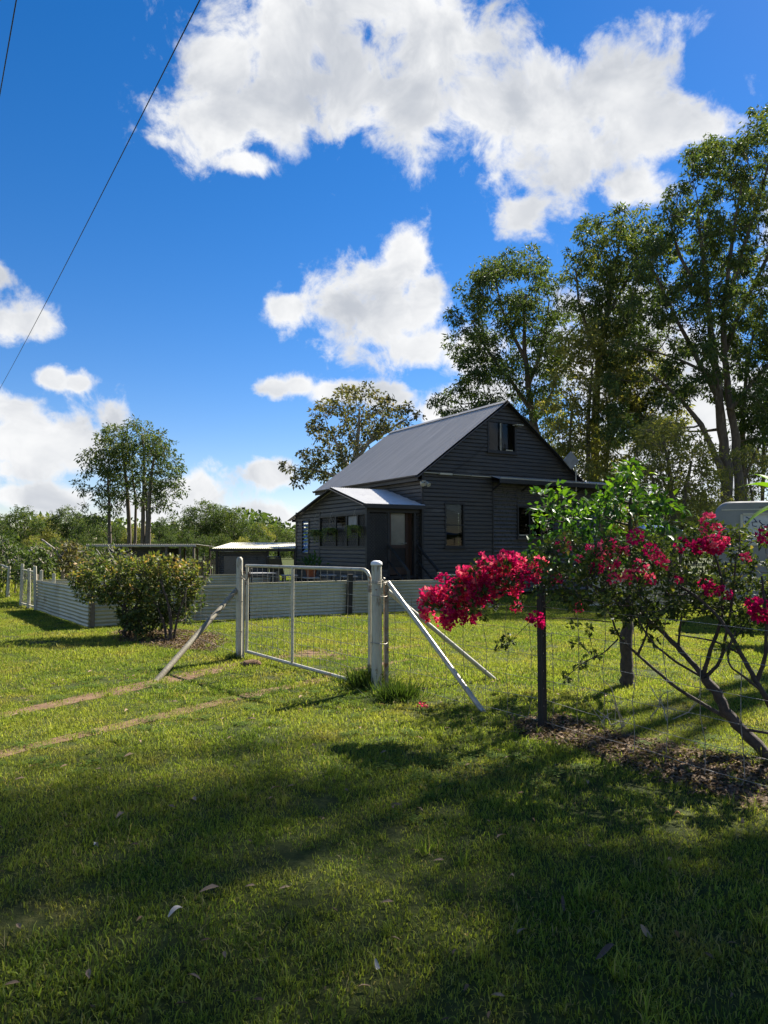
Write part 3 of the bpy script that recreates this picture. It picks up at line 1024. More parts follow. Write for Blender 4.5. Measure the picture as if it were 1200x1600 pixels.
# windows
w1 = window(house, (W1[0], 0, W1[2]), X_, -Y_, W1[1] - W1[0], W1[3] - W1[2], cols=1, rows=2)
MB().poly([(W1[0] + 0.03, 0.10, 2.93), (W1[1] - 0.03, 0.10, 2.93), (W1[1] - 0.03, 0.10, 2.66), (W1[0] + 0.30, 0.10, 2.76), (W1[0] + 0.03, 0.10, 2.86)][::-1], 0.01, (0, -1, 0)).build('blind_or_reflection', M['window_white'], w1)  # white shape drawn for the bright reflection at the top of the glass
wa = window(house, (WA[0], 0, WA[2]), X_, -Y_, WA[1] - WA[0], WA[3] - WA[2], cols=2, rows=1, fw=0.07)
MB().box((3.02, -0.05, 5.2), (0.03, 0.02, 0.9)).box((3.37, -0.055, 4.775), (0.28, 0.02, 0.03)).split('trim_or_reflection', M['white'], wa)
MB().box((3.68, -0.14, 5.62), (0.30, 0.2, 0.03)).build('window_stay', M['white'], house)
wb_ = window(house, (WB[0], -0.02, WB[2]), X_, -Y_, WB[1] - WB[0], WB[3] - WB[2], cols=3, rows=1, sill_mat=M['iron_dark'])
MB().box((3.98, -0.025, 2.0), (0.42, 0.02, 0.035)).build('trim_or_reflection', M['white'], wb_)  # white bar drawn for the reflection at the sill
# cable and floodlight on the corner, antenna on the awning
MB().tube([(2.5, -0.04, 5.0), (2.0, -0.045, 4.55), (1.5, -0.045, 4.2), (1.1, -0.045, 3.95), (1.0, -0.05, 3.88)], 0.009, 5).build('cable', M['trim'], house)
MB().tube([(5.6, -0.3, 3.86), (5.45, -0.32, 3.9), (5.4, -0.34, 4.1)], 0.006, 4).tube([(5.95, -0.3, 4.1), (6.2, -0.1, 4.0), (6.4, -0.05, 3.9)], 0.006, 4).split('cable', M['trim'], house)
fx = MB().box((-0.02, -0.10, 3.60), (0.09, 0.09, 0.05))
for sx in (-1, 1):
    c = Vector((-0.02 + sx * 0.10, -0.16, 3.53))
    fx.tube([c + Vector((0, 0.06, 0.06)), c + Vector((0, 0.0, 0.0)), c + Vector((sx * 0.01, -0.07, -0.05))], [0.03, 0.055, 0.07], 10)
fx.box((-0.02, -0.15, 3.50), (0.07, 0.06, 0.09))
fx.build('floodlight', M['white'], house)
an = MB().tube([(5.98, -0.42, 3.5), (5.98, -0.42, 4.33)], 0.022, 8).build('antenna', M['white'], house)
MB().poly([(5.74 + a * 0.31, -0.46 - 0.04 * a, 4.55 + c * 0.31) for a, c in ((0, 1), (-1, 0), (0, -1), (1, 0))], 0.04, (0, -1, 0)).build('antenna_panel', M['grey_pl'], an)
MB().tube([(5.98, -0.42, 4.30), (5.8, -0.44, 4.42)], 0.014, 6).build('bracket', M['white'], an)

# ---- enclosed verandah with its own little gable, on the left side
PW = -1.86
pz = lambda v: 2.86 + (v + 0.15) * 0.284                    # porch roof, front slope
hi = lambda z: max(2.1 + (3.46 - z) / 0.284, 3.0 + (3.26 - z) / 0.27)
vspan = lambda z: (max(0.1, -0.15 + (z - 2.82) / 0.284), min(5.3, hi(z)))
VW = (0.14, 3.28, 1.64, 2.56)
VL = (4.20, 4.76, 1.38, 2.54)
pw = MB()
boards(pw, (PW, 0, 0), Y_, -X_, 0.1, 5.3, 0.55, 3.5, holes=[VW, VL], span=vspan, seed=7)
pw.build('wall', M['board'], house)
pb = MB()
boards(pb, (0, 5.3, 0), -X_, Y_, 0.0, 1.86, 0.55, 2.66, holes=[(0.04, 1.82, 1.15, 2.62)], seed=8)
pb.build('wall', M['board'], house)
pb = MB()
boards(pb, (PW, 0.1, 0), X_, -Y_, 0.0, 0.70, 0.12, 0.98, seed=9)
pb.build('wall', M['board'], house)
pf = MB().box((PW / 2, 2.7, 0.70), (1.84, 5.2, 0.08)).box((PW + 0.05, 2.7, 0.34), (0.04, 5.2, 0.42))
pf.split('floor', M['timber_dark'], house)
pt = MB()
for (u, v, s) in ((PW, 0.09, 0.10), (-1.15, 0.10, 0.07), (-0.22, 0.10, 0.07), (PW, 3.33, 0.08), (PW, 5.28, 0.09)):
    pt.box((u, v, 1.45), (s, s, 2.75))
pt.box((PW / 2, 0.10, 2.72), (1.80, 0.09, 0.18)).box((PW - 0.012, 1.7, 2.60), (0.06, 3.2, 0.07)).box((PW - 0.012, 1.7, 1.61), (0.07, 3.2, 0.06))
pt.split('post', M['trim'], house)


def lattice(mb, o, du, nrm, wd, ht, step=0.11, sw=0.034):
    o, du, nrm = Vector(o), Vector(du), Vector(nrm)
    for k, sgn in ((0, 1), (1, -1)):
        c = -ht
        while c < wd:
            pts = []
            a0, a1 = max(0, c), min(wd, c + ht)
            if a1 - a0 > 0.02:
                z0, z1 = a0 - c, a1 - c
                if sgn < 0:
                    z0, z1 = ht - z0, ht - z1
                mb.beam(o + du * a0 + Z_ * z0 + nrm * 0.007 * k, o + du * a1 + Z_ * z1 + nrm * 0.007 * k, sw, 0.006, up=nrm)
            c += step
    return mb


lt = MB()
lattice(lt, (-1.82, 0.08, 0.98), X_, -Y_, 0.62, 1.62, 0.10, 0.04)
lattice(lt, (-0.18, 0.08, 0.75), X_, -Y_, 0.16, 1.85, 0.10, 0.04)
lt.build('lattice', M['trim'], house, 'stuff')
l2 = MB()
lattice(l2, (PW + 0.02, 2.22, 1.64), Y_, -X_, 1.06, 0.92, 0.125)
lattice(l2, (PW + 0.02, 0.16, 1.64), Y_, -X_, 0.50, 0.92, 0.125)
lattice(l2, (PW + 0.02, 0.70, 1.64), Y_, -X_, 1.45, 0.52, 0.125)
l2.build('lattice', M['trim'], house, 'stuff')
ml = MB()
for v in (0.68, 1.40, 2.16):
    ml.box((PW, v, 2.10), (0.05, 0.075, 0.92))
ml.box((PW, 1.42, 2.18), (0.045, 1.44, 0.05))
vf = ml.build('window', M['trim'], house)
MB().box((PW + 0.03, 1.05, 2.38), (0.01, 0.64, 0.32)).build('blind_or_reflection', M['grey_pl'], vf)
# louvre window
lv = MB()
rot = Matrix((Y_, X_, Z_)).transposed()
for a in (VL[0], VL[1]):
    lv.box((PW - 0.015, a, (VL[2] + VL[3]) / 2), (0.07, 0.05, VL[3] - VL[2] + 0.05))
for a in (VL[2], VL[3]):
    lv.box((PW - 0.0165, (VL[0] + VL[1]) / 2, a), (0.067, VL[1] - VL[0] - 0.05, 0.05))
lvo = lv.build('louvre_window', M['trim'], house)
n_l = 9
for i in range(n_l):
    z = VL[2] + 0.09 + (VL[3] - VL[2] - 0.12) * i / (n_l - 1) * 0.97
    d = Vector((0.72, 0, 0.69))
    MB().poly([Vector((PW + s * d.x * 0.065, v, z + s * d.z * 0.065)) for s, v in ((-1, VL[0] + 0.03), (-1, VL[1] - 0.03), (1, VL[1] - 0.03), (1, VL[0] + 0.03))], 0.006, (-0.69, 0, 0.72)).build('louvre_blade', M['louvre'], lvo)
# porch roofs
pr_ = MB()
sl1 = Vector((0, -2.25, -0.62)).normalized()
pr_.corr((-2.08, 2.1, 3.49), X_, sl1, 2.08, 2.36, Vector((0, -0.62, 2.25)).normalized(), amp=0.009, rows=2)
pr_.corr((-2.08, 2.1, 3.49), X_, Vector((0, 2.25, -0.62)).normalized(), 2.08, 2.3, Vector((0, 0.62, 2.25)).normalized(), amp=0.009, rows=2)
pr_.build('porch_roof', M['roof_pale'], house)
MB().corr((-2.0, 2.95, 3.33), X_, Vector((0, 2.7, -0.73)), 2.0, 2.78, Vector((0, 0.73, 2.7)), amp=0.009, rows=2).build('porch_roof', M['roof'], house)
pe = MB()
pe.beam((-2.09, 2.1, 3.43), (-2.09, -0.18, 2.80), 0.022, 0.13, up=(1, 0, 0)).beam((-2.09, 2.1, 3.43), (-2.09, 4.32, 2.82), 0.022, 0.13, up=(1, 0, 0))
pe.beam((-2.02, 3.0, 3.26), (-2.02, 5.66, 2.54), 0.022, 0.12, up=(1, 0, 0))
pe.box((-1.04, -0.17, 2.80), (2.08, 0.022, 0.12)).box((-0.95, 5.66, 2.55), (1.9, 0.022, 0.1))
pe.split('barge_board', M['trim'], house)
# door at the top of the steps
dr = MB()
for a in (-1.09, -0.26):
    dr.box((a, 0.30, 1.80), (0.08, 0.09, 2.12))
dr.box((-0.675, 0.30, 2.83), (0.75, 0.09, 0.08))
dr.build('door_frame', M['door'], house)
dm = MB()
for a in (-0.99, -0.36):
    dm.box((a, 0.32, 1.77), (0.11, 0.045, 2.0))
for zz, hh in ((2.72, 0.10), (0.88, 0.22), (1.62, 0.1)):
    dm.box((-0.675, 0.32, zz), (0.52, 0.043, hh))
door = dm.build('door', M['door'], house)
MB().box((-0.675, 0.335, 2.17), (0.52, 0.008, 1.0)).build('pane', M['door_glass'], door)
MB().box((-0.675, 0.335, 1.28), (0.52, 0.008, 0.58)).build('shade_panel', M['timber_dark'], door)  # dark sheet for the shadow on the lower part of the door
MB().tube([(-0.42, 0.29, 1.72), (-0.42, 0.25, 1.72)], 0.018, 8).tube([(-0.42, 0.25, 1.72), (-0.53, 0.245, 1.72)], 0.012, 6).build('handle', M['wire'], door)
st = MB()
for i in range(4):
    st.box((-0.65, -0.10 - 0.27 * i, 0.60 - 0.165 * i), (0.98, 0.29, 0.045))
steps = st.build('steps', M['timber_dark'], house)
sg = MB()
for a in (-1.16, -0.14):
    sg.beam((a, 0.06, 0.62), (a, -1.08, -0.02), 0.04, 0.22)
sg.split('stringer', M['timber_dark'], steps)
for a in (-1.16, -0.14):
    hr = MB().beam((a, 0.1, 1.66), (a, -1.05, 0.92), 0.05, 0.07)
    hr.beam((a, 0.1, 1.20), (a, -1.05, 0.48), 0.035, 0.05)
    hr.box((a, -1.05, 0.46), (0.07, 0.07, 0.96))
    hr.build('handrail', M['trim'], house)
# stumps under the floor
sp = MB()
for u in (0.2, 2.2, 4.3, 6.3):
    for v in (0.25, 3.5, 6.8):
        sp.box((u, v, 0.29), (0.16, 0.16, 0.58))
sp.split('stump', M['timber_dark'], house)


# ------------------------------------------------------------------ corrugated iron fence round the house yard
FP = [gr(38, 951), gr(56, 954), gr(137, 982), gr(317, 971), gr(385, 968.8), gr(545, 960), gr(690, 955), gr(800, 951), gr(920, 948), gr(1130, 945), gr(1420, 943)]
fence = empty('corrugated_fence', FP[2], 0, 'low fence of horizontal corrugated iron sheets in front of the house', 'fence')
fo = FP[2]


def sheet(a, b, h, mat, seed, z0=0.02, parent=fence, origin=fo, hb=None):
    a, b = Vector(a), Vector(b)
    d = (b - a)
    L = d.length
    d.normalize()
    n = Vector((d.y, -d.x, 0))
    rng = random.Random(seed)
    m = MB()
    lean = n * rng.uniform(-0.02, 0.03)
    m.corr(a - origin + Z_ * z0, Z_ + lean, d, h, L, n, pitch=0.0762, amp=0.0095, rows=10, ripple=0.010, seed=seed)
    m.tube([a - origin + Z_ * (z0 + h + 0.004) + lean * h, b - origin + Z_ * (z0 + h + 0.004 + rng.uniform(-.012, .012)) + lean * h], 0.006, 5)
    return m.build('iron_sheet', mat, parent)


GM = [M['galv'], M['galv_b'], M['galv_c']]
k = 0
legs = [(1, 2, 2, 0.76, [1, 0]), (2, 3, 2, 0.78, [1, 1]), (3, 4, 1, 0.74, [0]), (4, 5, 1, 0.76, [2]), (5, 6, 1, 0.78, [0]), ]
for i, j, m_, h, ms in legs:
    for q in range(m_):
        a, b = FP[i].lerp(FP[j], q / m_), FP[i].lerp(FP[j], (q + 1) / m_)
        e = (b - a).normalized() * 0.03
        sheet(a, b + e, h + 0.02 * ((k * 7) % 3 - 1), GM[ms[q]], 40 + k)
        k += 1
pmesh = None
for i, (px, py, h, wd, mt) in enumerate([(385, 968.8, 0.86, 0.11, 'timber_dark'), (545, 960, 0.96, 0.13, 'timber_dark'), (684, 955, 0.97, 0.11, 'timber'), 
                                         (137, 982, 0.80, 0.10, 'timber'), (215, 976, 0.82, 0.1, 'timber'), (58, 955, 1.02, 0.075, 'white'), (78, 962, 0.98, 0.07, 'white'), (106, 972, 0.96, 0.07, 'white')]):
    p = gr(px, py) - fo
    side = -0.07 if mt == 'timber_dark' else 0.07
    if mt == 'timber_dark':
        p = p + Vector((0.02, side, 0))
    else:
        p = p + Vector((0.05, 0.07, 0))
    m = MB().box(p + Z_ * (h / 2), (wd, wd * 0.8, h), Euler((0.02 * (i % 3 - 1), 0.025 * ((i * 5) % 3 - 1), 0.4)).to_matrix(), bev=0.012)
    m.build('post', M[mt], fence)
# far side of the yard
yard = empty('corrugated_fence', Vector((-9.0, 19.4, 0)), 0, 'further corrugated iron fence seen beyond the tops of the front one', 'fence')
yo = Vector((-9.0, 19.4, 0))
YP = [Vector((-9.25, 19.3, 0)), Vector((-7.2, 20.2, 0)), Vector((-5.2, 21.0, 0)), Vector((-3.2, 21.6, 0))]
for i in range(3):
    sheet(YP[i], YP[i + 1] + (YP[i + 1] - YP[i]).normalized() * 0.03, 0.70 + 0.04 * i, GM[(2, 2, 0)[i]], 80 + i, parent=yard, origin=yo)
for i, p in enumerate(YP):
    MB().box(p - yo + Vector((0.03, -0.06, 0.44)), (0.08, 0.07, 0.88), bev=0.01).build('post', M['timber'], yard)

side = empty('corrugated_fence', FP[8], 0, 'corrugated iron fence beyond the citrus tree, half hidden by the bougainvillea', 'fence')
for q, (i, t0, t1) in enumerate(((8, 0, .5), (8, .5, 1), (9, 0, .5), (9, .5, 1))):
    sheet(FP[i].lerp(FP[i + 1], t0), FP[i].lerp(FP[i + 1], t1), 0.76 + 0.02 * (q % 2), GM[(2, 0, 1, 0)[q]], 90 + q, parent=side, origin=FP[8])
for q in (8, 9, 10):
    MB().box(FP[q] - FP[8] + Vector((0, 0.09, 0.45)), (0.1, 0.08, 0.9), bev=0.01).build('post', M['timber_dark'], side)
yg0 = gr(690, 955) + Vector((0.06, 0.05, 0))
yg = empty('pipe_gate', yg0, 0, 'low bent pipe gate beside the end post of the iron fence, behind the flowers', 'gate')
gx = Vector((1.25, 0.12, 0))
MB().tube([(0, 0, 0.1), (0, 0, 0.80), (0.02, 0, 0.87), (0.08, 0.005, 0.90), gx * 0.93 + Z_ * 0.90, gx * 0.985 + Z_ * 0.87, gx + Z_ * 0.80, gx + Z_ * 0.1, (0, 0, 0.1)], 0.02, 8).build('frame', M['white_metal'], yg)
m = MB()
for q in range(1, 9):
    m.tube([gx * q / 9 + Z_ * 0.1, gx * q / 9 + Z_ * 0.9], 0.0035, 4)
for q in range(1, 6):
    m.tube([Z_ * (0.1 + 0.13 * q), gx + Z_ * (0.1 + 0.13 * q)], 0.0035, 4)
m.build('wire_mesh', M['wire'], yg, 'stuff')
p_ = yg0 + gx + Vector((0.08, 0, 0))
tag(MB().tube([(0, 0, 0), (0, 0, 1.0)], 0.05, 9).build('fence_post', M['timber_dark']), 'dark post at the hinge end of the low bent pipe gate', 'post').location = p_

# old netting gate and white pickets where the fence ends on the left
ng = empty('netting_gate', FP[1], 0, 'old wire netting gate between white posts at the far end of the iron fence', 'gate')
A, B = FP[1] - FP[1] + Vector((-0.03, 0, 0)), gr(33, 948) - FP[1]
for t, h in ((0.0, 1.12), (0.45, 1.05), (1.0, 1.15)):
    p = A.lerp(B, t)
    MB().box(p + Z_ * h / 2, (0.075, 0.075, h), Euler((0.03 * t, -0.03 + 0.05 * t, 0.3)).to_matrix(), bev=0.012).build('post', M['white'], ng)
mm = MB()
for i in range(15):
    p = A.lerp(B, i / 14)
    mm.tube([p + Z_ * 0.05, p + Z_ * 0.98], 0.0035, 4, caps=False)
for i in range(11):
    z = 0.06 + 0.092 * i
    mm.tube([A + Z_ * z, B + Z_ * z], 0.0035, 4, caps=False)
mm.build('netting', M['wire'], ng, 'stuff')
rr_ = MB().beam(A + Z_ * 0.97, B + Z_ * 1.0, 0.04, 0.03).beam(A + Z_ * 0.1, B + Z_ * 0.1, 0.04, 0.03)
rr_.split('rail', M['white'], ng)

# post and wire fence out to the left of the yard
wfl = empty('wire_fence', gr(12, 934), 0, 'grey post with a slanting stay and wires at the far left edge', 'fence')
wo_ = gr(12, 934)
p0 = gr(12, 934) - wo_
MB().tube([p0, p0 + Vector((0.03, 0, 1.0))], [0.05, 0.045], 8).build('post', M['white'], wfl)
MB().tube([p0 + Vector((0.0, 0, 0.95)), gr(-40, 915) - wo_ + Vector((0, 0, 1.3))], [0.035, 0.03], 7).build('stay', M['white'], wfl)
p1 = gr(1, 925) - wo_
MB().tube([p1, p1 + Vector((0.0, 0, 1.1))], [0.045, 0.04], 8).build('post', M['white'], wfl)
ww = MB()
for z in (0.3, 0.6, 0.9):
    ww.tube([p0 + Vector((0.9, -0.6, z)), p0 + Z_ * z, p1 + Z_ * z, p1 + Vector((-6, 2.5, z))], 0.004, 4)
ww.split('wire', M['wire'], wfl)

# ------------------------------------------------------------------ gateway: posts with braces, pipe gate, wire fence
LP = gr(373, 1030)
NP = Vector((-0.085, 8.25, 0))
lp = empty('gate_post', LP, 0, 'round pale post with domed top and one slanting brace, left of the pipe gate', 'post')
m = MB().tube([(0, 0, -0.1), (0, 0, 1.405), (0, 0, 1.44), (0, 0, 1.46)], [0.047, 0.046, 0.040, 0.02], 14)
m.build('post', M['white'], lp)
e = gr(241, 1064) - LP
MB().tube([Vector((-0.03, 0.01, 1.0)), e + Z_ * -0.03], [0.034, 0.038], 9).build('brace', M['brace'], lp)
MB().tube([(0.068, -0.02, -0.05), (0.066, -0.02, 1.25)], 0.018, 6).build('upright', M['white_metal'], lp)
m = MB()
for z in (0.4, 0.83, 1.16):
    m.tube([Vector((math.cos(a) * 0.051, math.sin(a) * 0.051, z + 0.004 * math.sin(3 * a))) for a in [q * math.pi / 6 for q in range(13)]], 0.004, 4)
m.split('wire_tie', M['wire'], lp)

npo = empty('gate_post', NP, 0, 'thick white post with flat white cap and two slanting braces, right of the pipe gate', 'post')
m = MB().tube([(0, 0, -0.1), (0.004, 0, 0.7), (0, 0, 1.40)], [0.063, 0.060, 0.057], 16)
m.build('post', M['white'], npo)
MB().lathe((0, 0, 1.395), [(0.0, 0.055), (0.035, 0.052), (0.062, 0.035), (0.067, 0.012), (0.066, 0.0), (0.0, -0.002)][::-1], 16).build('cap', M['cap'], npo)
r = Euler((0, 0, 0.5)).to_matrix()
u_ = MB().box((0.115, 0.03, 0.58), (0.05, 0.006, 1.24), r).box((0.092, 0.038, 0.58), (0.006, 0.045, 1.24), r)
u_.split('upright', M['rust'], npo)
for e, n_ in ((gr(757, 1112), 0), (gr(776, 1062), 1)):
    top = Vector((0.13, 0.0 + 0.05 * n_, 1.20 - 0.1 * n_))
    d = (e - NP) - top
    mb_ = MB().tube([top, top + d * 0.4 + Vector((0, 0, -0.004)), top + d + Z_ * -0.02], 0.0265, 10)
    mb_.build('brace', M['white_metal'], npo)
m = MB()
for z, w_ in ((0.52, 0.07), (1.05, 0.07), (1.21, 0.068), (1.19, 0.069)):
    m.tube([Vector((math.cos(a) * (w_ + 0.002) + (0.05 if math.cos(a) > 0.3 else 0), math.sin(a) * (w_ + .002), z + 0.008 * math.sin(2 * a))) for a in [q * math.pi / 8 for q in range(17)]], 0.004, 4)
m.tube([(0.06, -0.06, 1.235), (0.075, -0.075, 1.255), (0.095, -0.06, 1.25), (0.085, -0.05, 1.22), (0.06, -0.06, 1.235)], 0.007, 5)
m.split('wire_tie', M['wire'], npo)

gate = empty('pipe_gate', LP + Vector((0.115, -0.02, 0)), 0, 'wide pipe frame farm gate filled with square wire mesh between two pale posts', 'gate')
G0 = LP + Vector((0.115, -0.02, 0))
TL, TR = Vector((0, 0, 1.335)), at(578, 890, 8.36) - G0
BL, BR = Vector((0, 0, 0.115)), Vector((TR.x, TR.y, 0.02))
dt = (TR - TL).normalized()
fr = MB()
R_ = 0.022
corner = [TR - dt * 0.16, TR - dt * 0.10 - Z_ * 0.004, TR - dt * 0.045 - Z_ * 0.03, TR - dt * 0.012 - Z_ * 0.075, TR - Z_ * 0.14]
fr.tube([TL - dt * 0.03] + corner + [BR + Z_ * 0.02], R_, 10)
fr.tube([TL + Z_ * 0.0, BL], R_, 10)
fr.tube([BL - dt * 0.02, BR], R_, 10)
fr.build('frame', M['white_metal'], gate)
tm = 0.423
MB().tube([TL.lerp(TR, tm) + Z_ * 0.02, BL.lerp(BR, tm)], 0.021, 10).build('upright', M['white_metal'], gate)
wm = MB()
rng = random.Random(5)
NV = 20
for i in range(1, NV):
    t = i / NV
    a, b_ = TL.lerp(TR, t), BL.lerp(BR, t)
    j = [Vector((rng.uniform(-.006, .006), rng.uniform(-.012, .012), 0)) for _ in range(6)]
    wm.tube([a - Z_ * 0.01] + [a.lerp(b_, (q + 1) / 6) + j[q] for q in range(5)] + [b_], 0.0032, 4, caps=False)
for i in range(1, 9):
    t = i / 9 + rng.uniform(-.01, .01)
    a, b_ = TL.lerp(BL, t), TR.lerp(BR, t)
    wm.tube([a.lerp(b_, q / 10) + Vector((0, rng.uniform(-.012, .012), rng.uniform(-.012, .012))) for q in range(11)], 0.0032, 4, caps=False)
wm.build('wire_mesh', M['wire'], gate, 'stuff')
hg = MB()
for q in (TR - Z_ * 0.22, TR - Z_ * 1.12):
    p_ = NP - G0
    hg.tube([q, Vector((p_.x, p_.y, q.z)) + Vector((0.0, -0.062, 0))], 0.011, 6)
    hg.tube([q - Z_ * 0.04, q + Z_ * 0.04], 0.028, 8)
hg.split('hinge', M['rust'], gate)
ch = MB()
c0 = Vector((-0.04, -0.03, 1.30))
pts = [c0 + Vector((0.16 * t - 0.05, -0.035 - 0.02 * math.sin(t * 3.1), -0.17 * math.sin(math.pi * t) ** 0.8)) for t in [q / 12 for q in range(13)]]
for i in range(12):
    a, b_ = pts[i], pts[i + 1]
    ch.tube([a, a.lerp(b_, 0.5) + Vector((0.006 * (-1) ** i, 0.006, 0)), b_], 0.007, 5)
ch.tube([pts[6] + Vector((0.05, 0, 0.12)), pts[6] + Vector((0.03, 0, 0.03)), pts[6] + Vector((0.02, 0, -0.02)), pts[6] + Vector((0.01, 0, -0.06))], 0.008, 5)
ch.build('chain', M['rust'], gate)

# wire netting fence, right of the gate, with its black post
SP = gr(848, 1137)
post = empty('fence_post', SP, 0, 'upright black steel fence post below the bougainvillea blossom', 'post')
pm = MB()
for a in (0.4, 0.4 + 2.094, 0.4 + 4.189):
    r = Euler((0, 0, a)).to_matrix()
    pm.box(r @ Vector((0.021, 0, 0)) + Vector((0, 0, 0.61)), (0.044, 0.013, 1.30), r, bev=0.002)
pm.build('post', M['black_post'], post)
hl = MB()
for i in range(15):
    hl.box((-0.004 + 0.006 * (i % 2), -0.036, 0.12 + 0.077 * i), (0.009, 0.004, 0.011))  # pale chips stand for light caught in the bolt holes
hl.build('lit_bolt_hole', M['wire'], post, 'stuff')


def net(name, pts, hs, step, label, seed, rad=0.0026):
    rng = random.Random(seed)
    o = pts[0]
    root = empty(name, o, 0, label, 'fence')
    hz, vt = MB(), MB()
    for z in hs:
        line = []
        for i in range(len(pts) - 1):
            L = (pts[i + 1] - pts[i]).length
            q = max(2, int(L / 0.5))
            for k_ in range(q):
                line.append(pts[i].lerp(pts[i + 1], k_ / q) - o + Z_ * (z + rng.uniform(-.012, .012)))
        line.append(pts[-1] - o + Z_ * z)
        hz.tube(line, rad, 4)
    for i in range(len(pts) - 1):
        L = (pts[i + 1] - pts[i]).length
        q = int(L / step)
        for k_ in range(q):
            p = pts[i].lerp(pts[i + 1], (k_ + 0.5) / q) - o
            zt = hs[-1] if rng.random() < 0.85 else hs[-2]
            vt.tube([p + Vector((rng.uniform(-.02, .02), 0, z)) for z in ([0.02] + [h for h in hs if h <= zt])], rad * 1.15, 4)
    hz.build('wire', M['wire'], root, 'stuff')
    vt.build('stay_wire', M['rust'], root, 'stuff')
    return root


NE = Vector((2.75, 4.25, 0))
net('netting_fence', [NP + Vector((0.12, 0.03, 0)), SP + Vector((0, 0.02, 0)), NE], [0.06, 0.24, 0.42, 0.62, 0.84, 1.06], 0.27, 'thin wire netting fence between the white gate post and the black post', 8)
net('netting_fence', [LP + Vector((-0.05, 0, 0)), gr(300, 1003), gr(262, 998), gr(190, 990)], [0.1, 0.3, 0.5, 0.7, 0.9], 0.3, 'thin wire netting fence running from the left gate post into the vine hedge', 9, 0.0022)

# ------------------------------------------------------------------ sheds behind the fence on the left
def shed_block(name, label, o):
    return empty(name, o, 0, label, 'shed')


o1 = at(145, 856, 30)
o1.z = 0
s1 = shed_block('open_shed', 'long low dark open shed with thin flat roof behind the vine hedge', o1)
W_ = at(308, 856, 30).x - o1.x
MB().corr((-0.1, -0.5, 1.72), X_, Vector((0, 1, -0.03)), W_ + 0.2, 3.2, Vector((0, 0.03, 1)), amp=0.009).box((W_ / 2, -0.49, 1.665), (W_ + 0.15, 0.03, 0.07)).build('roof', M['roof'], s1)
mk = MB()
for t in (0.99, 0.86, 0.73, 0.30, 0.02):
    mk.box((W_ * t, -0.35, 0.82), (0.08, 0.08, 1.64)).box((W_ * t, 2.4, 0.78), (0.08, 0.08, 1.56))
mk.split('post', M['timber'], s1)
MB().corr((W_ * 0.30, 0.4, 0.1), Z_, X_, 1.5, W_ * 0.40, -Y_, amp=0.009).corr((0.0, 1.9, 0.1), Z_, X_, 1.45, W_ * 0.7, -Y_, amp=0.009).split('iron_wall', M['iron_dark'], s1)
MB().box((W_ * 0.86, -0.3, 0.75), (W_ * 0.26, 0.05, 0.07)).split('rail', M['timber'], s1)

o2 = at(338, 858, 26)
o2.z = 0
s2 = shed_block('open_shed', 'lean-to shed with pale iron roof beside the house', o2)
W2 = at(462, 856, 26).x - o2.x
MB().corr((-0.1, -0.3, 1.56), X_, Vector((0, 3.2, 0.22)), W2 + 0.5, 3.3, Vector((0, -0.22, 3.2)), amp=0.009).build('roof', M['galv_c'], s2)
MB().box((W2 / 2, -0.27, 1.495), (W2 + 0.3, 0.04, 0.08)).build('beam', M['timber_dark'], s2)
MB().corr((0.08, 0.1, 0.08), Z_, X_, 1.36, 1.72, -Y_, amp=0.009).corr((0.08, 0.1, 0.08), Z_, Y_, 1.36, 2.6, -X_, amp=0.009).split('iron_wall', M['iron_dark'], s2)
mk = MB()
for u in (0.06, 1.86, 2.85):
    mk.box((u, -0.12, 0.73), (0.09, 0.09, 1.46)).box((u, 2.6, 0.83), (0.09, 0.09, 1.66))
mk.split('post', M['timber_dark'], s2)
dd_ = MB().box((0.52, 0.05, 0.68), (0.5, 0.04, 1.2))
dd_.build('door', M['iron_dark'], s2)

pal = empty('paling_fence', at(306, 900, 33) * 1.0, 0, 'short run of weathered red-brown palings between the two sheds', 'fence')
pal.location.z = 0
rng = random.Random(3)
for i in range(13):
    h = rng.uniform(0.95, 1.2)
    MB().box((0.09 * i + rng.uniform(-.01, .01), rng.uniform(-.01, .01), h / 2), (0.075, 0.02, h)).build('paling', M['rust'], pal)
MB().box((0.55, 0.03, 0.35), (1.2, 0.04, 0.06)).box((0.55, 0.03, 0.85), (1.2, 0.04, 0.06)).split('rail', M['timber'], pal)

# ------------------------------------------------------------------ garden furniture and pots in front of the verandah
def on_yard(px, Y):
    p = at(px, 900, Y)
    p.z = 0
    return p


def stool(px, Y, h, label):
    r = empty('stool', on_yard(px, Y), 0.4, label, 'stool', 'stools in front of the verandah')
    MB().box((0, 0, h), (0.42, 0.36, 0.04), bev=0.01).build('seat', M['grey_pl'], r)
    for sx in (-1, 1):
        for sy in (-1, 1):
            MB().beam((sx * 0.15, sy * 0.13, h - 0.02), (sx * 0.19, sy * 0.16, 0), 0.04, 0.04).build('leg', M['plastic'], r)
    m = MB()
    for sx in (-1, 1):
        m.beam((sx * 0.175, -0.15, 0.3), (sx * 0.175, 0.15, 0.3), 0.025, 0.025)
    m.split('stretcher', M['plastic'], r)
    return r


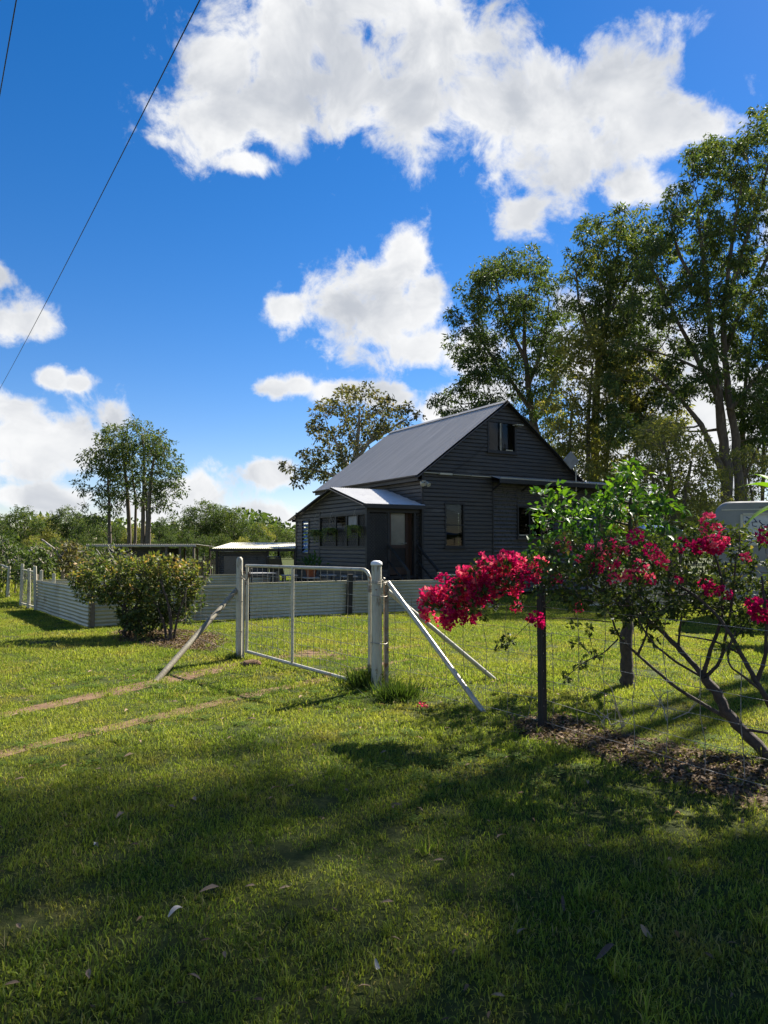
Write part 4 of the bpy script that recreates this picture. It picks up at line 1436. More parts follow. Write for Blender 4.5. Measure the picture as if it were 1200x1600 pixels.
t = empty('outdoor_table', on_yard(409, 20.4), 0.35, 'small slatted outdoor table nearest the left gate post', 'table')
for i in range(6):
    MB().box((0, -0.25 + 0.1 * i, 0.87), (0.72, 0.085, 0.025), bev=0.004).build('slat', M['grey_pl'], t)
for sx in (-1, 1):
    for sy in (-1, 1):
        MB().box((sx * 0.32, sy * 0.24, 0.43), (0.045, 0.045, 0.855)).build('leg', M['plastic'], t)
MB().box((0, -0.24, 0.80), (0.6, 0.02, 0.07)).box((0, 0.24, 0.80), (0.6, 0.02, 0.07)).split('apron', M['plastic'], t)
stool(452, 20.6, 0.80, 'black stool with a pale seat nearest the garden table')
stool(512, 20.9, 0.79, 'black stool with a pale seat right of the orange pot')
stool(545, 20.6, 0.77, 'black stool with a pale seat nearest the porch corner post')
stand = stool(486, 20.9, 0.72, 'black stool carrying the orange plant pot')
pot = empty('plant_pot', on_yard(486, 20.9) + Z_ * 0.74, 0, 'round orange terracotta pot with a dark leafy plant, in front of the verandah', 'plant pot')
MB().lathe((0, 0, 0), [(0.0, 0.0), (0.12, 0.0), (0.165, 0.21), (0.19, 0.21), (0.195, 0.27), (0.17, 0.27), (0.15, 0.24), (0.0, 0.235)], 18).build('pot', M['terracotta'], pot)
nr = np.random.default_rng(3)
c = nr.normal(size=(130, 3)) * np.array([0.13, 0.13, 0.10]) + np.array([0, 0, 0.40])
co, fc, per = leaves(c, c - np.array([0, 0, 0.2]), 0.12, 0.05, nr)
np_mesh('foliage', co, fc, M['citrus'], pot, np.repeat(nr.uniform(0, 0.6, 130), per))
dc = empty('folding_chair', on_yard(437, 22.4), -0.5, 'dark folding chair with a slanted back in the gap beside the lean-to shed', 'chair')
f_ = MB()
for sx in (-0.24, 0.24):
    f_.tube([(sx, 0.35, 0), (sx, -0.05, 0.55), (sx, -0.30, 1.30)], 0.022, 7).tube([(sx, -0.35, 0), (sx, 0.30, 0.52)], 0.022, 7)
f_.tube([(-0.24, -0.30, 1.3), (0.24, -0.30, 1.3)], 0.022, 7)
f_.build('frame', M['plastic'], dc)
MB().box((0, 0.1, 0.53), (0.46, 0.42, 0.025)).build('seat', M['plastic'], dc)
MB().beam((0, -0.12, 0.75), (0, -0.29, 1.26), 0.44, 0.012, up=(0, 1, 0)).build('backrest', M['plastic'], dc)

# hanging fern baskets along the verandah opening
def basket(v, z, lean, label, seed):
    r = empty('hanging_basket', H0 + Euler((0, 0, R(30))).to_matrix() @ Vector((PW - 0.22, v, z)), 0, label, 'hanging plant', 'fern baskets hung along the verandah')
    MB().lathe((0, 0, 0), [(0.0, -0.10), (0.08, -0.095), (0.13, -0.03), (0.15, 0.04), (0.135, 0.04), (0.0, 0.0)], 14).build('basket', M['timber_dark'], r)
    m = MB()
    for a in (0.3, 2.4, 4.5):
        m.tube([(0.14 * math.cos(a), 0.14 * math.sin(a), 0.04), (0, 0, 0.52)], 0.004, 4)
    m.tube([(0, 0, 0.52), (0.06, 0.0, 0.66)], 0.005, 4)
    m.split('chain', M['wire'], r)
    n = np.random.default_rng(seed)
    C, A = [], []
    for i in range(46):
        az = n.uniform(0, 6.28)
        rch = n.uniform(0.14, 0.30)
        dr_ = n.uniform(0.10, 0.48)
        for q in range(13):
            tt = q / 12
            p = np.array([math.cos(az) * rch * math.sin(tt * 1.57), math.sin(az) * rch * math.sin(tt * 1.57), 0.04 + 0.14 * math.sin(tt * 2.2) - dr_ * tt ** 2])
            for s in (-1, 1):
                C.append(p)
                A.append(np.array([math.cos(az + s * 1.2), math.sin(az + s * 1.2), -0.6 * tt]))
    C, A = np.array(C), np.array(A)
    co, fc, per = leaves(C, A, 0.055, 0.022, n)
    np_mesh('fern', co, fc, M['fern'], r, np.repeat(n.uniform(0, 1, len(C)), per))


basket(3.30, 2.06, 0, 'hanging fern basket between the louvre window and the lattice', 1)
basket(2.10, 2.08, 0, 'hanging fern basket below the porch gable peak, middle of the verandah opening', 2)
basket(0.50, 2.12, 0, 'yellowish hanging fern basket beside the porch corner post', 3)

# ------------------------------------------------------------------ caravan, tarp, power line
cv0 = Vector((7.14, 15.6, 0))
cv = empty('caravan', cv0, R(-24), 'old pale grey caravan with rounded roof edge behind the bougainvillea', 'caravan')
Lc, Wc = 4.6, 2.1
prof = []
for (cx, cz, a0, a1, rr2) in ((0.30, 2.28, math.pi, math.pi / 2, 0.30), (Lc - 0.35, 2.23, math.pi / 2, 0, 0.35)):
    for q in range(7):
        a = a0 + (a1 - a0) * q / 6
        prof.append((cx + rr2 * math.cos(a), cz + rr2 * math.sin(a)))
prof += [(Lc + 0.02, 0.62), (Lc - 0.3, 0.42), (0.25, 0.42), (-0.03, 0.62)]
m = MB()
n_ = len(prof)
INS = 0.06
vs = [Vector((x, 0, z)) for x, z in prof]
rings = []
for (y, k_) in ((0.0, 0.97), (0.035, 0.99), (0.09, 1.0), (Wc - 0.09, 1.0), (Wc - 0.035, 0.99), (Wc, 0.97)):
    rings.append([Vector((Lc / 2 + (x - Lc / 2) * k_, y, 1.5 + (z - 1.5) * k_)) for x, z in prof])
vv = [p for r_ in rings for p in r_]
ff = [(j * n_ + i, j * n_ + (i + 1) % n_, (j + 1) * n_ + (i + 1) % n_, (j + 1) * n_ + i) for j in range(5) for i in range(n_)]
m.add(vv, ff, True)
m.add(rings[0], [tuple(range(n_))]).add(rings[-1], [tuple(range(n_ - 1, -1, -1))])
m.build('body', M['van'], cv)
m = MB()
for z in (0.95, 1.30, 2.40):
    m.box((Lc / 2, -0.006, z), (Lc * 0.94, 0.012, 0.022))
m.split('trim_strip', M['white_metal'], cv)
cwin = MB()
for a in (0.52, 1.92):
    cwin.box((a, -0.012, 1.98), (0.05, 0.04, 0.64))
for a in (1.66, 2.30):
    cwin.box((1.22, -0.013, a), (1.35, 0.038, 0.05))
cw = cwin.build('window', M['white_metal'], cv)
MB().box((1.22, -0.004, 1.98), (1.34, 0.012, 0.6)).build('blind_or_reflection', M['window_white'], cw)
sc_ = MB()
rng = random.Random(12)
for i in range(9):
    cx = 0.62 + 0.14 * i
    hz_ = rng.uniform(0.08, 0.2)
    sc_.tube([(cx + 0.05 * math.sin(q * 1.4 + i), -0.014, 2.06 + 0.06 * math.cos(i) + hz_ * (q / 6 - 0.45) + 0.03 * math.cos(q * 1.9)) for q in range(8)], 0.010, 4)
sc_.split('letter', M['ink'], cw)
MB().tube([(0.86 + 0.05 * q, -0.008, 2.44 + 0.02 * math.sin(q * 2.2)) for q in range(9)], 0.008, 4).build('painted_scroll', M['rust'], cv)
for a in (1.5, 2.5):
    wh = MB().tube([(a + 0.35, 0.06, 0.33), (a + 0.35, 0.24, 0.33)], 0.32, 18).build('wheel', M['plastic'], cv)
    MB().tube([(a + 0.35, 0.045, 0.33), (a + 0.35, 0.07, 0.33)], 0.18, 14).build('rim', M['white_metal'], wh)
MB().box((3.3, -0.008, 1.35), (0.65, 0.02, 1.65), bev=0.006).build('door', M['van'], cv)
MB().beam((0.05, Wc / 2, 0.45), (-1.1, Wc / 2, 0.45), 0.1, 0.1).tube([(-0.9, Wc / 2, 0.0), (-0.9, Wc / 2, 0.5)], 0.03, 8).split('drawbar', M['iron_dark'], cv)

tp0 = at(1058, 830, 19)
tp = empty('tarp_shelter', Vector((tp0.x, tp0.y, 0)), R(8), 'pale blue tarpaulin stretched over thin poles left of the caravan', 'tarp')
vs, fs = [], []
for j in range(7):
    for i in range(9):
        x, y = -0.62 + 1.75 * i / 8, 1.6 * j / 6
        z = 2.02 + 0.14 * math.exp(-((x + 0.25) / 0.3) ** 2) - 0.10 * max(0, x) - 0.03 * math.sin(i * 1.9 + j) + (0.10 if j == 3 else 0.06 if j in (2, 4) else 0)
        vs.append((x, y, z))
fs = [(j * 9 + i, j * 9 + i + 1, (j + 1) * 9 + i + 1, (j + 1) * 9 + i) for j in range(6) for i in range(8)]
MB().add(vs, fs, True).add([(x, y, z - 0.006) for x, y, z in vs], [f[::-1] for f in fs], True).build('sheet', M['tarp'], tp)
for x in (-0.58, 1.05):
    for y in (0.04, 1.56):
        MB().tube([(x, y, 0), (x, y, 2.0)], 0.02, 6).build('pole', M['wire'], tp)

def power_line(p, q, label, ends):
    r = empty('power_line', Vector(p), 0, label, 'power line')
    p, q = Vector(p), Vector(q)
    pts = []
    for i in range(41):
        t_ = i / 40
        x = p.lerp(q, t_)
        pts.append(x - p - Z_ * 0.9 * 4 * t_ * (1 - t_))
    MB().tube(pts, 0.0065, 5).build('wire', M['plastic'], r)


dl = Vector((-10.2, 15.9, 0)).normalized()
lat = Vector((dl.y, -dl.x, 0))
pA, pB = Vector((-2.0, 7.1, 0)) - dl * 26, Vector((-2.0, 7.1, 0)) + dl * 42
for q, (off, lab) in enumerate(((0.0, 'long thin black overhead wire sweeping down the left sky'), (-1.5, 'short bit of thin black overhead wire in the top left corner'))):
    power_line(pA + lat * off + Z_ * 7.75, pB + lat * off + Z_ * 7.75, lab, True)
for q, (pp, lab) in enumerate(((pA, 'timber power pole with crossarm behind the viewer'), (pB, 'timber power pole with crossarm beyond the left edge'))):
    r = empty('power_pole', pp + lat * -0.75, math.atan2(dl.y, dl.x), lab, 'pole')
    MB().tube([(0, 0, -0.3), (0, 0, 8.6)], [0.16, 0.11], 10).build('pole', M['timber'], r)
    MB().box((0.0, 0, 7.66), (0.1, 2.0, 0.12)).build('crossarm', M['timber'], r)
    for s in (-0.75, 0.75):
        MB().lathe((0, s, 7.72), [(0.0, 0.0), (0.03, 0.0), (0.05, 0.02), (0.03, 0.035), (0.0, 0.04)], 8).build('insulator', M['cap'], r)


# ------------------------------------------------------------------ trees
def base_at(px, Y):
    p = at(px, 855, Y)
    p.z = 0
    return p


def P3(Y, *pp):
    return [at(x, y, Y) for x, y in pp]


def limb_base(px, Y, *pp, dy=()):
    out = [base_at(px, Y)]
    for i, (x, y) in enumerate(pp):
        out.append(at(x, y, Y + (dy[i] if i < len(dy) else 0)))
    return out


# slim group on the left skyline
LG = 'slender trees in the clump on the left skyline'
Y = 46
left_clump = [
    (172, [(171, 790), (168, 740)], [(120, 752), (128, 720), (150, 690), (176, 672), (196, 690), (190, 740), (184, 790), (150, 822), (126, 790)], 40, 'leftmost slender tree of the clump, leaning crown nearest the left edge', 0),
    (204, [(200, 780), (194, 720), (190, 690)], [(165, 700), (178, 668), (196, 664), (208, 690), (212, 750), (198, 790), (175, 770)], 34, 'slender tree second from the left in the clump, with a forked trunk', 1.5),
    (222, [(224, 780), (226, 720), (222, 680)], [(198, 690), (206, 660), (222, 655), (236, 670), (246, 720), (240, 770), (222, 790), (204, 760)], 34, 'tallest slender tree in the middle of the clump', 0.5),
    (231, [(233, 790), (238, 730), (246, 695)], [(236, 700), (250, 676), (264, 688), (272, 720), (285, 746), (282, 772), (266, 800), (240, 790), (230, 740)], 40, 'rightmost slender tree of the clump, with wide lower leaves', -1),
]
for i, (bx, tr, poly, n, lab, dy) in enumerate(left_clump):
    limbs = [(limb_base(bx, Y + dy, *tr), 0.17, 0.05)]
    if i in (1, 2):
        limbs.append(([base_at(bx + 5, Y + dy)] + P3(Y + dy, (bx + 9, 790), (bx + 2, 735)), 0.13, 0.05))
    grow_tree('slender_tree', lab, 'tree', LG, base_at(bx, Y + dy), limbs, puffs_in(poly, Y + dy, 1.0, n, 0.62, 100 + i), (0.24, 0.085), M['gum'], M['bark'], 200 + i, twigs=3, lp=170, droop=0.7, rnd_top=0.5)

# spreading tree behind the house roof
Y = 41
poly = [(446, 742), (452, 715), (475, 700), (492, 694), (484, 655), (500, 628), (535, 612), (560, 603), (595, 612), (612, 634), (640, 636), (658, 652), (640, 664), (600, 672), (560, 700), (530, 745), (480, 757)]
grow_tree('spreading_tree', 'rounded open-crowned tree with reddish-tipped leaves rising behind the left end of the roof', 'tree', None, base_at(548, Y),
          [(limb_base(548, Y, (548, 760), (556, 715), (560, 680), (562, 640)), 0.3, 0.06),
           (P3(Y, (550, 745), (530, 700), (512, 668)), 0.14, 0.04), (P3(Y, (555, 722), (585, 680), (600, 650)), 0.13, 0.04),
           (P3(Y, (548, 755), (510, 738), (470, 730)), 0.12, 0.04), (P3(Y, (558, 705), (605, 672), (635, 655)), 0.1, 0.04)],
          puffs_in(poly, Y, 2.6, 96, 0.46, 31), (0.26, 0.11), M['gum_pale'], M['bark_pale'], 32, twigs=5, lp=180, droop=0.35, rnd_top=0.5)

# tall gum right of the gable peak
TG = 'tall gum trees standing behind the house'
Y = 43
poly = [(694, 632), (710, 618), (735, 600), (716, 560), (708, 510), (716, 470), (738, 435), (770, 412), (800, 396), (832, 393), (860, 410), (878, 455), (880, 510), (890, 560), (870, 610), (872, 660), (850, 690), (815, 640), (775, 640), (735, 648), (700, 645)]
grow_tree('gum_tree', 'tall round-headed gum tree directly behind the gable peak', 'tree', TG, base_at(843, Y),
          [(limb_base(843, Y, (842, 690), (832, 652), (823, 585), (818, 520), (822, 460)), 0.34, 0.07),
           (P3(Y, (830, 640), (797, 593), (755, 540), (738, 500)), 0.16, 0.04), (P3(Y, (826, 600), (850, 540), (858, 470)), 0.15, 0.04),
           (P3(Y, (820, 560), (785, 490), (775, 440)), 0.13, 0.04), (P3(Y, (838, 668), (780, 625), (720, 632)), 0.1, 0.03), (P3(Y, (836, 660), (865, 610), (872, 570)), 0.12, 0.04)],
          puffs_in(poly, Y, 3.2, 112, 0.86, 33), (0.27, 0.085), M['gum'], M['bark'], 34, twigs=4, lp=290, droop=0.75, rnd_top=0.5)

Y = 40
poly = [(872, 460), (884, 430), (900, 372), (925, 345), (965, 328), (1005, 330), (1035, 372), (1030, 430), (1010, 480), (985, 540), (960, 600), (940, 560), (920, 520), (895, 500)]
grow_tree('gum_tree', 'tall gum tree with a narrow leaning head, between the round gum and the biggest gum', 'tree', TG, base_at(930, Y),
          [(limb_base(930, Y, (930, 700), (932, 600), (940, 520), (958, 440), (968, 380)), 0.3, 0.06),
           (P3(Y, (934, 560), (905, 480), (900, 420)), 0.13, 0.04), (P3(Y, (945, 500), (985, 430), (1005, 370)), 0.13, 0.04)],
          puffs_in(poly, Y, 2.6, 80, 0.82, 35), (0.27, 0.085), M['gum'], M['bark'], 36, twigs=4, lp=255, droop=0.75)
Y = 37.5
poly = [(846, 640), (862, 585), (880, 545), (905, 520), (935, 500), (965, 530), (990, 570), (1005, 620), (1012, 690), (1000, 745), (985, 785), (900, 790), (868, 740), (848, 690)]
grow_tree('gum_tree', 'bushy lower gum tree leafed to the ground, filling the gap right of the roof', 'tree', TG, base_at(925, Y),
          [(limb_base(920, Y, (921, 760), (918, 690), (922, 620), (926, 570)), 0.2, 0.05), (limb_base(945, Y, (946, 740), (952, 680), (948, 620)), 0.15, 0.05), (limb_base(893, Y, (893, 740), (890, 680), (896, 620)), 0.13, 0.05)],
          puffs_in(poly, Y, 2.4, 125, 0.74, 37) + puffs_in([(960, 640), (980, 560), (1010, 540), (1070, 600), (1085, 650), (1040, 700), (990, 700)], Y + 1.5, 1.2, 34, 0.66, 137), (0.25, 0.085), M['gum_olive'], M['bark'], 38, twigs=3, lp=255, droop=0.6)

# the biggest gum, many limbs, right side
Y = 36
poly = [(930, 660), (940, 600), (955, 560), (1000, 590), (975, 540), (968, 485), (985, 440), (1000, 392), (1018, 345), (1050, 318), (1062, 270), (1090, 228), (1135, 220), (1158, 188), (1200, 160), (1250, 170), (1290, 260), (1310, 380), (1300, 560), (1260, 660), (1190, 690), (1160, 640), (1100, 610), (1060, 628), (1045, 672), (990, 690)]
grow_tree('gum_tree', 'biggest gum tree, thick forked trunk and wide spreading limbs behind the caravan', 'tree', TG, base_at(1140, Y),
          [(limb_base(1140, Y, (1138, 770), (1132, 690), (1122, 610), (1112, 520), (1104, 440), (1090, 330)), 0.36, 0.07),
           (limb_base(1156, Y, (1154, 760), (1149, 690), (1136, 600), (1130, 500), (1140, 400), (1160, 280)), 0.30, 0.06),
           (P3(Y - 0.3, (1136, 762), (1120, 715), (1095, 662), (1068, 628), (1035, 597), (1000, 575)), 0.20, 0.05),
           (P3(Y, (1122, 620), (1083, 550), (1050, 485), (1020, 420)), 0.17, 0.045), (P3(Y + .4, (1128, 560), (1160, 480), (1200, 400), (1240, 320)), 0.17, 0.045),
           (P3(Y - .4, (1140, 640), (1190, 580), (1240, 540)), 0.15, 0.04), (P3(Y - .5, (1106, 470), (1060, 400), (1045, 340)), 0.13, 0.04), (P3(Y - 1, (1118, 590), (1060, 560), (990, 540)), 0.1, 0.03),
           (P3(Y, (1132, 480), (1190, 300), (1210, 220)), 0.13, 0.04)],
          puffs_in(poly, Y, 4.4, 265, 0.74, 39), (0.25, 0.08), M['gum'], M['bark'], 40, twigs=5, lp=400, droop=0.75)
Y = 40
poly = [(1140, 640), (1160, 560), (1180, 480), (1210, 420), (1260, 380), (1320, 420), (1360, 560), (1330, 680), (1260, 740), (1200, 740), (1160, 720)]
grow_tree('gum_tree', 'slim straight gum behind the caravan, beside the biggest gum', 'tree', TG, base_at(1163, Y),
          [(limb_base(1163, Y, (1163, 740), (1160, 650), (1168, 560), (1190, 470)), 0.23, 0.05), (limb_base(1190, Y + 1, (1192, 740), (1196, 640), (1220, 520)), 0.13, 0.05), (P3(Y, (1164, 745), (1185, 700), (1215, 640)), 0.1, 0.04)],
          puffs_in(poly, Y, 3.6, 100, 0.86, 41), (0.25, 0.08), M['gum'], M['bark'], 42, twigs=4, lp=300, droop=0.75)
Y = 23
poly = [(980, 770), (988, 710), (1005, 665), (1040, 648), (1080, 660), (1108, 700), (1122, 750), (1118, 800), (1060, 830), (1000, 830)]
grow_tree('bushy_tree', 'low olive-leaved bushy tree left of the big gum trunk', 'tree', None, base_at(1050, Y),
          [(limb_base(1052, Y, (1053, 790), (1045, 730), (1035, 680)), 0.13, 0.04), (limb_base(1062, Y, (1068, 780), (1080, 720)), 0.1, 0.04), (limb_base(1040, Y, (1030, 780), (1012, 730)), 0.09, 0.04)],
          puffs_in(poly, Y, 1.3, 95, 0.39, 43), (0.15, 0.055), M['gum_olive'], M['bark'], 44, twigs=4, lp=480, droop=0.5)

Y = 31
poly = [(1096, 800), (1104, 745), (1120, 715), (1150, 700), (1190, 705), (1230, 690), (1260, 720), (1260, 800)]
grow_tree('bushy_tree', 'low olive scrub tree behind the caravan roof', 'tree', None, base_at(1180, Y),
          [(limb_base(1180, Y, (1180, 790), (1165, 735)), 0.09, 0.03), (limb_base(1200, Y, (1205, 780), (1225, 730)), 0.08, 0.03)],
          puffs_in(poly, Y, 1.2, 46, 0.46, 45), (0.16, 0.06), M['gum_olive'], M['bark'], 46, twigs=4, lp=330, droop=0.5)

# further gums beyond the right edge, whose shade lies across the lawn
def gum_free(name, label, x, y, h, r, n, seed, z0=0.38, group=None, mat='gum', lp=150, pr=0.85, squash=1.0, foot=None):
    rng = random.Random(seed)
    b_ = Vector((*(foot or (x, y)), 0))
    top = Vector((x + rng.uniform(-.6, .6), y + rng.uniform(-.6, .6), h * 0.82))
    rise = b_ + Vector((0, 0, h * 0.45)) if foot else b_.lerp(top, 0.35)
    limbs = [([b_, rise + Vector((rng.uniform(-.3, .3), rng.uniform(-.3, .3), 0)), b_.lerp(top, 0.7), top], 0.028 * h * 0.5 + 0.08, 0.06)]
    for i in range(5):
        a = i * 1.257 + rng.uniform(-.4, .4)
        s = b_.lerp(top, rng.uniform(0.35, 0.7))
        e = s + Vector((math.cos(a) * r * 0.6, math.sin(a) * r * 0.6, h * rng.uniform(0.15, 0.28)))
        limbs.append(([s, s.lerp(e, 0.5) + Vector((0, 0, 0.1 * h * 0.5)), e], 0.012 * h * 0.5 + 0.04, 0.035))
    pf = []
    while len(pf) < n:
        best, bd = None, -1
        for _ in range(6):
            d = Vector((rng.gauss(0, 1), rng.gauss(0, 1), rng.gauss(0, 1))).normalized() * rng.uniform(0.3, 1.0) ** 0.5
            zc = h * (1 + z0) / 2
            wz = 1.0 - 0.35 * abs(d.z)
            p = Vector((x + d.x * r * wz, y + d.y * r * wz, zc + d.z * h * (1 - z0) / 2 * squash))
            dist = min([(p - q[0]).length for q in pf] or [9])
            if dist > bd:
                best, bd = p, dist
        pf.append((best, pr * rng.uniform(0.65, 1.3)))
    return grow_tree(name, label, 'tree', group, b_, limbs, pf, (0.25, 0.085), M[mat], M['bark'], seed, twigs=3, lp=lp, droop=0.7)


SHADE_TREES = [
    (13.9, 20.6, 27.5, 3.0, 66, 61, 0.715, 'very tall gum beyond the caravan, outside the right edge'),
    (12.9, 16.5, 22.0, 2.4, 36, 62, 0.72, 'tall gum close beside the caravan, outside the right edge'),
    (9.7, 11.7, 16.0, 1.9, 38, 63, 0.70, 'smaller gum beside the yard fence, outside the right edge'),
    (7.5, 8.2, 10.2, 1.7, 38, 64, 0.64, 'smallest gum, nearest the viewer, outside the right edge'),
]
for (x, y, h, r, n, sd, zz, lab) in SHADE_TREES:
    gum_free('gum_tree', lab, x, y, h, r, n, sd, zz, group='gum trees outside the right edge', lp=110, foot=(16.2, 19.6) if h > 25 else None)

# bushland skyline: a few trees of each build, copied
TLG = 'trees of the bushland behind the sheds'
protos = []
for i, (h, r, n, z0, mt) in enumerate([(9.0, 3.6, 46, 0.30, 'bush_green'), (7.5, 3.2, 42, 0.22, 'bush_green'), (10.5, 3.3, 48, 0.42, 'gum'), (6.5, 3.4, 40, 0.12, 'bush_green'), (8.2, 2.8, 42, 0.3, 'gum_olive')]):
    protos.append(gum_free('bush_tree', 'bush tree', 0, 0, h, r, n, 70 + i, z0, TLG, mt, lp=78, pr=1.1))
    me = protos[-1].children
    for ch in protos[-1].children:
        if ch.name.startswith('crown'):
            # far leaves read as small sprays
            v = np.empty(len(ch.data.vertices) * 3, dtype=np.float32)
            ch.data.vertices.foreach_get('co', v)
            v = v.reshape(-1, 4, 3)
            c = v.mean(axis=1, keepdims=True)
            v = c + (v - c) * np.array([1.5, 1.5, 1.5])
            ch.data.vertices.foreach_set('co', v.reshape(-1).astype(np.float32))
            ch.data.update()
hs_p = [9.0, 7.5, 10.5, 6.5, 8.2]
SKY = [  # px, top py, depth, kind, label
    (34, 787, 74, 0, 'domed bush tree at the left end of the skyline'),
    (104, 788, 78, 2, 'tall bush tree just left of the slender clump'),
    (-20, 800, 70, 1, 'bush tree cut by the left edge of the picture'),
    (68, 803, 82, 4, 'lower bush tree between the two highest on the left skyline'),
    (140, 808, 72, 1, 'bush tree showing between the slender trunks and the left skyline'),
    (178, 815, 76, 0, 'bush tree showing behind the left trunks of the slender clump'),
    (214, 820, 70, 4, 'bush tree showing behind the middle trunks of the slender clump'),
    (250, 812, 80, 1, 'bush tree just right of the slender trunks'),
    (283, 802, 84, 3, 'broad low bush tree left of the open shed post on the skyline'),
    (318, 778, 78, 2, 'highest bush tree on the skyline between clump and house'),
    (340, 793, 90, 1, 'bush tree in the saddle right of the highest skyline tree'),
    (362, 789, 80, 0, 'dark domed bush tree, the second highest between clump and house'),
    (388, 814, 86, 3, 'low bush tree on the skyline left of the last distant one'),
    (408, 816, 95, 4, 'small distant bush tree on the falling skyline near the house'),
    (432, 822, 100, 1, 'bush tree farthest down the skyline, near the porch roof'),
    (458, 826, 96, 3, 'low bush tree touching the porch wall on the skyline'),
]
rng = random.Random(8)
first = set()


def plant(kind, px, top, Y, label, group=TLG):
    if kind not in first:
        o = protos[kind]
        first.add(kind)
    else:
        o = copy_tree(protos[kind])
    b_ = base_at(px, Y)
    H = at(px, top, Y).z
    s = H / (hs_p[kind] * 1.03)
    o.location = b_
    o.scale = (s * rng.uniform(0.9, 1.15), s * rng.uniform(0.9, 1.15), s)
    o.rotation_euler = (0, 0, rng.uniform(0, 6.28))
    o['label'] = label
    o['group'] = group
    return o


for px, top, Y, kd, lab in SKY:
    plant(kd, px, top, Y, lab)
FRONT = [(-5, 838, 52, 3, 'low bush tree behind the leafy shrub at the wire fence'), (20, 842, 56, 1, 'low bush tree behind the grey post with the slanting stay'),
         (52, 836, 60, 4, 'olive bush tree behind the netting gate'), (90, 838, 58, 3, 'low broad bush tree behind the pruned tree with long limbs'),
         (128, 840, 62, 1, 'low bush tree behind the left end of the long open shed'), (160, 846, 60, 3, 'low bush tree at the foot of the leftmost slender tree'),
         (236, 842, 64, 3, 'low bush tree at the foot of the rightmost slender tree'), (262, 838, 62, 1, 'low bush tree above the middle of the long open shed roof'),
         (296, 832, 60, 0, 'bush tree above the right end of the long open shed roof'), (330, 834, 66, 3, 'low bush tree in the gap between the two sheds'),
         (352, 836, 62, 1, 'low bush tree above the left end of the lean-to shed roof'), (380, 838, 70, 4, 'olive bush tree above the middle of the lean-to shed roof'),
         (410, 840, 66, 3, 'low broad bush tree above the right end of the lean-to roof'), (440, 842, 72, 1, 'low bush tree beside the louvre window wall')]
for px, top, Y, kd, lab in FRONT:
    plant(kd, px, top, Y, lab, 'front row of bushland trees')
for px, top, Y, kd, lab in [(700, 800, 70, 0, 'bush tree hidden low behind the gable'), (905, 760, 60, 1, 'bush tree low behind the bushy gum'), (985, 775, 62, 4, 'olive bush tree low behind the citrus tree'),
                            (1030, 760, 70, 0, 'bush tree low behind the bushy olive tree'), (1085, 770, 66, 1, 'bush tree low between olive tree and biggest trunk'), (1130, 775, 72, 3, 'broad bush tree low behind the biggest gum trunk'),
                            (1180, 770, 60, 0, 'bush tree low behind the slim straight gum'), (1240, 760, 58, 1, 'bush tree low past the right end of the caravan')]:
    plant(kd, px, top, Y, lab, 'bush trees behind the gums')
# the solid wood beyond
nr = np.random.default_rng(77)
N = 42000
c = np.stack([nr.uniform(-150, 150, N), nr.uniform(108, 150, N), np.zeros(N)], 1)
top = 5.2 + 1.6 * np.sin(c[:, 0] * 0.21) + 1.1 * np.sin(c[:, 0] * 0.53 + 1)
c[:, 2] = top * nr.uniform(0, 1, N) ** 0.75
a = nr.normal(size=(N, 3))
co, fc, per = leaves(c, a, nr.uniform(0.7, 1.3, N), nr.uniform(0.4, 0.7, N), nr)
tag(np_mesh('distant_wood', co, fc, M['bush_green'], None, np.repeat(np.clip(nr.normal(0.4, 0.2, N), 0, 1), per)), 'distant unbroken bushland closing the horizon', 'wood', None, 'stuff')

# shrubs behind the yard at the far left: pruned, pale limbs and bright leaves
def shrub(name, label, bx, Y, poly, limbs, n, r, mat, bark, seed, leaf=(0.14, 0.07), lp=420, thick=0.8, group=None, cat='shrub'):
    return grow_tree(name, label, cat, group, base_at(bx, Y), limbs, puffs_in(poly, Y, thick, n, r, seed), leaf, M[mat], M[bark], seed + 1, twigs=3, lp=lp, droop=0.3)


Y = 25
shrub('shrub', 'bright green leafy shrub at the far left edge behind the wire fence', 15, Y, [(-40, 845), (0, 838), (30, 850), (42, 872), (36, 905), (-30, 910)], [(limb_base(12, Y, (14, 880), (10, 860)), 0.05, 0.02), (limb_base(25, Y, (26, 885), (20, 872)), 0.04, 0.02)], 34, 0.34, 'bush_green', 'bark_pale', 301)
Y = 21.5
shrub('pruned_tree', 'pruned small tree with long pale bare limbs rising behind the left fence', 97, Y, [(84, 852), (100, 846), (125, 858), (140, 880), (120, 900), (95, 888), (78, 872)],
      [(limb_base(100, Y, (99, 895), (96, 872), (86, 858), (65, 843)), 0.075, 0.028), (P3(Y, (96, 872), (104, 858), (102, 848)), 0.05, 0.02), (P3(Y, (98, 885), (115, 872), (122, 862)), 0.045, 0.02)], 26, 0.26, 'gum_pale', 'bark_pale', 303)
shrub('pruned_tree', 'pruned small tree with forked pale limbs, left of the longer limbed one', 66, Y - 1, [(44, 862), (60, 852), (82, 862), (84, 895), (60, 905), (48, 890)],
      [(limb_base(62, Y - 1, (64, 900), (68, 880), (56, 868), (48, 858)), 0.06, 0.025), (P3(Y - 1, (68, 882), (74, 870), (72, 860)), 0.04, 0.02)], 24, 0.24, 'bush_green', 'bark_pale', 305)
shrub('pruned_tree', 'pruned small tree with a single pale limb by the wire fence post', 36, Y + 2, [(22, 872), (40, 862), (50, 880), (42, 905), (26, 905)],
      [(limb_base(36, Y + 2, (33, 900), (26, 885), (17, 874)), 0.05, 0.022)], 18, 0.26, 'bush_green', 'bark_pale', 307)
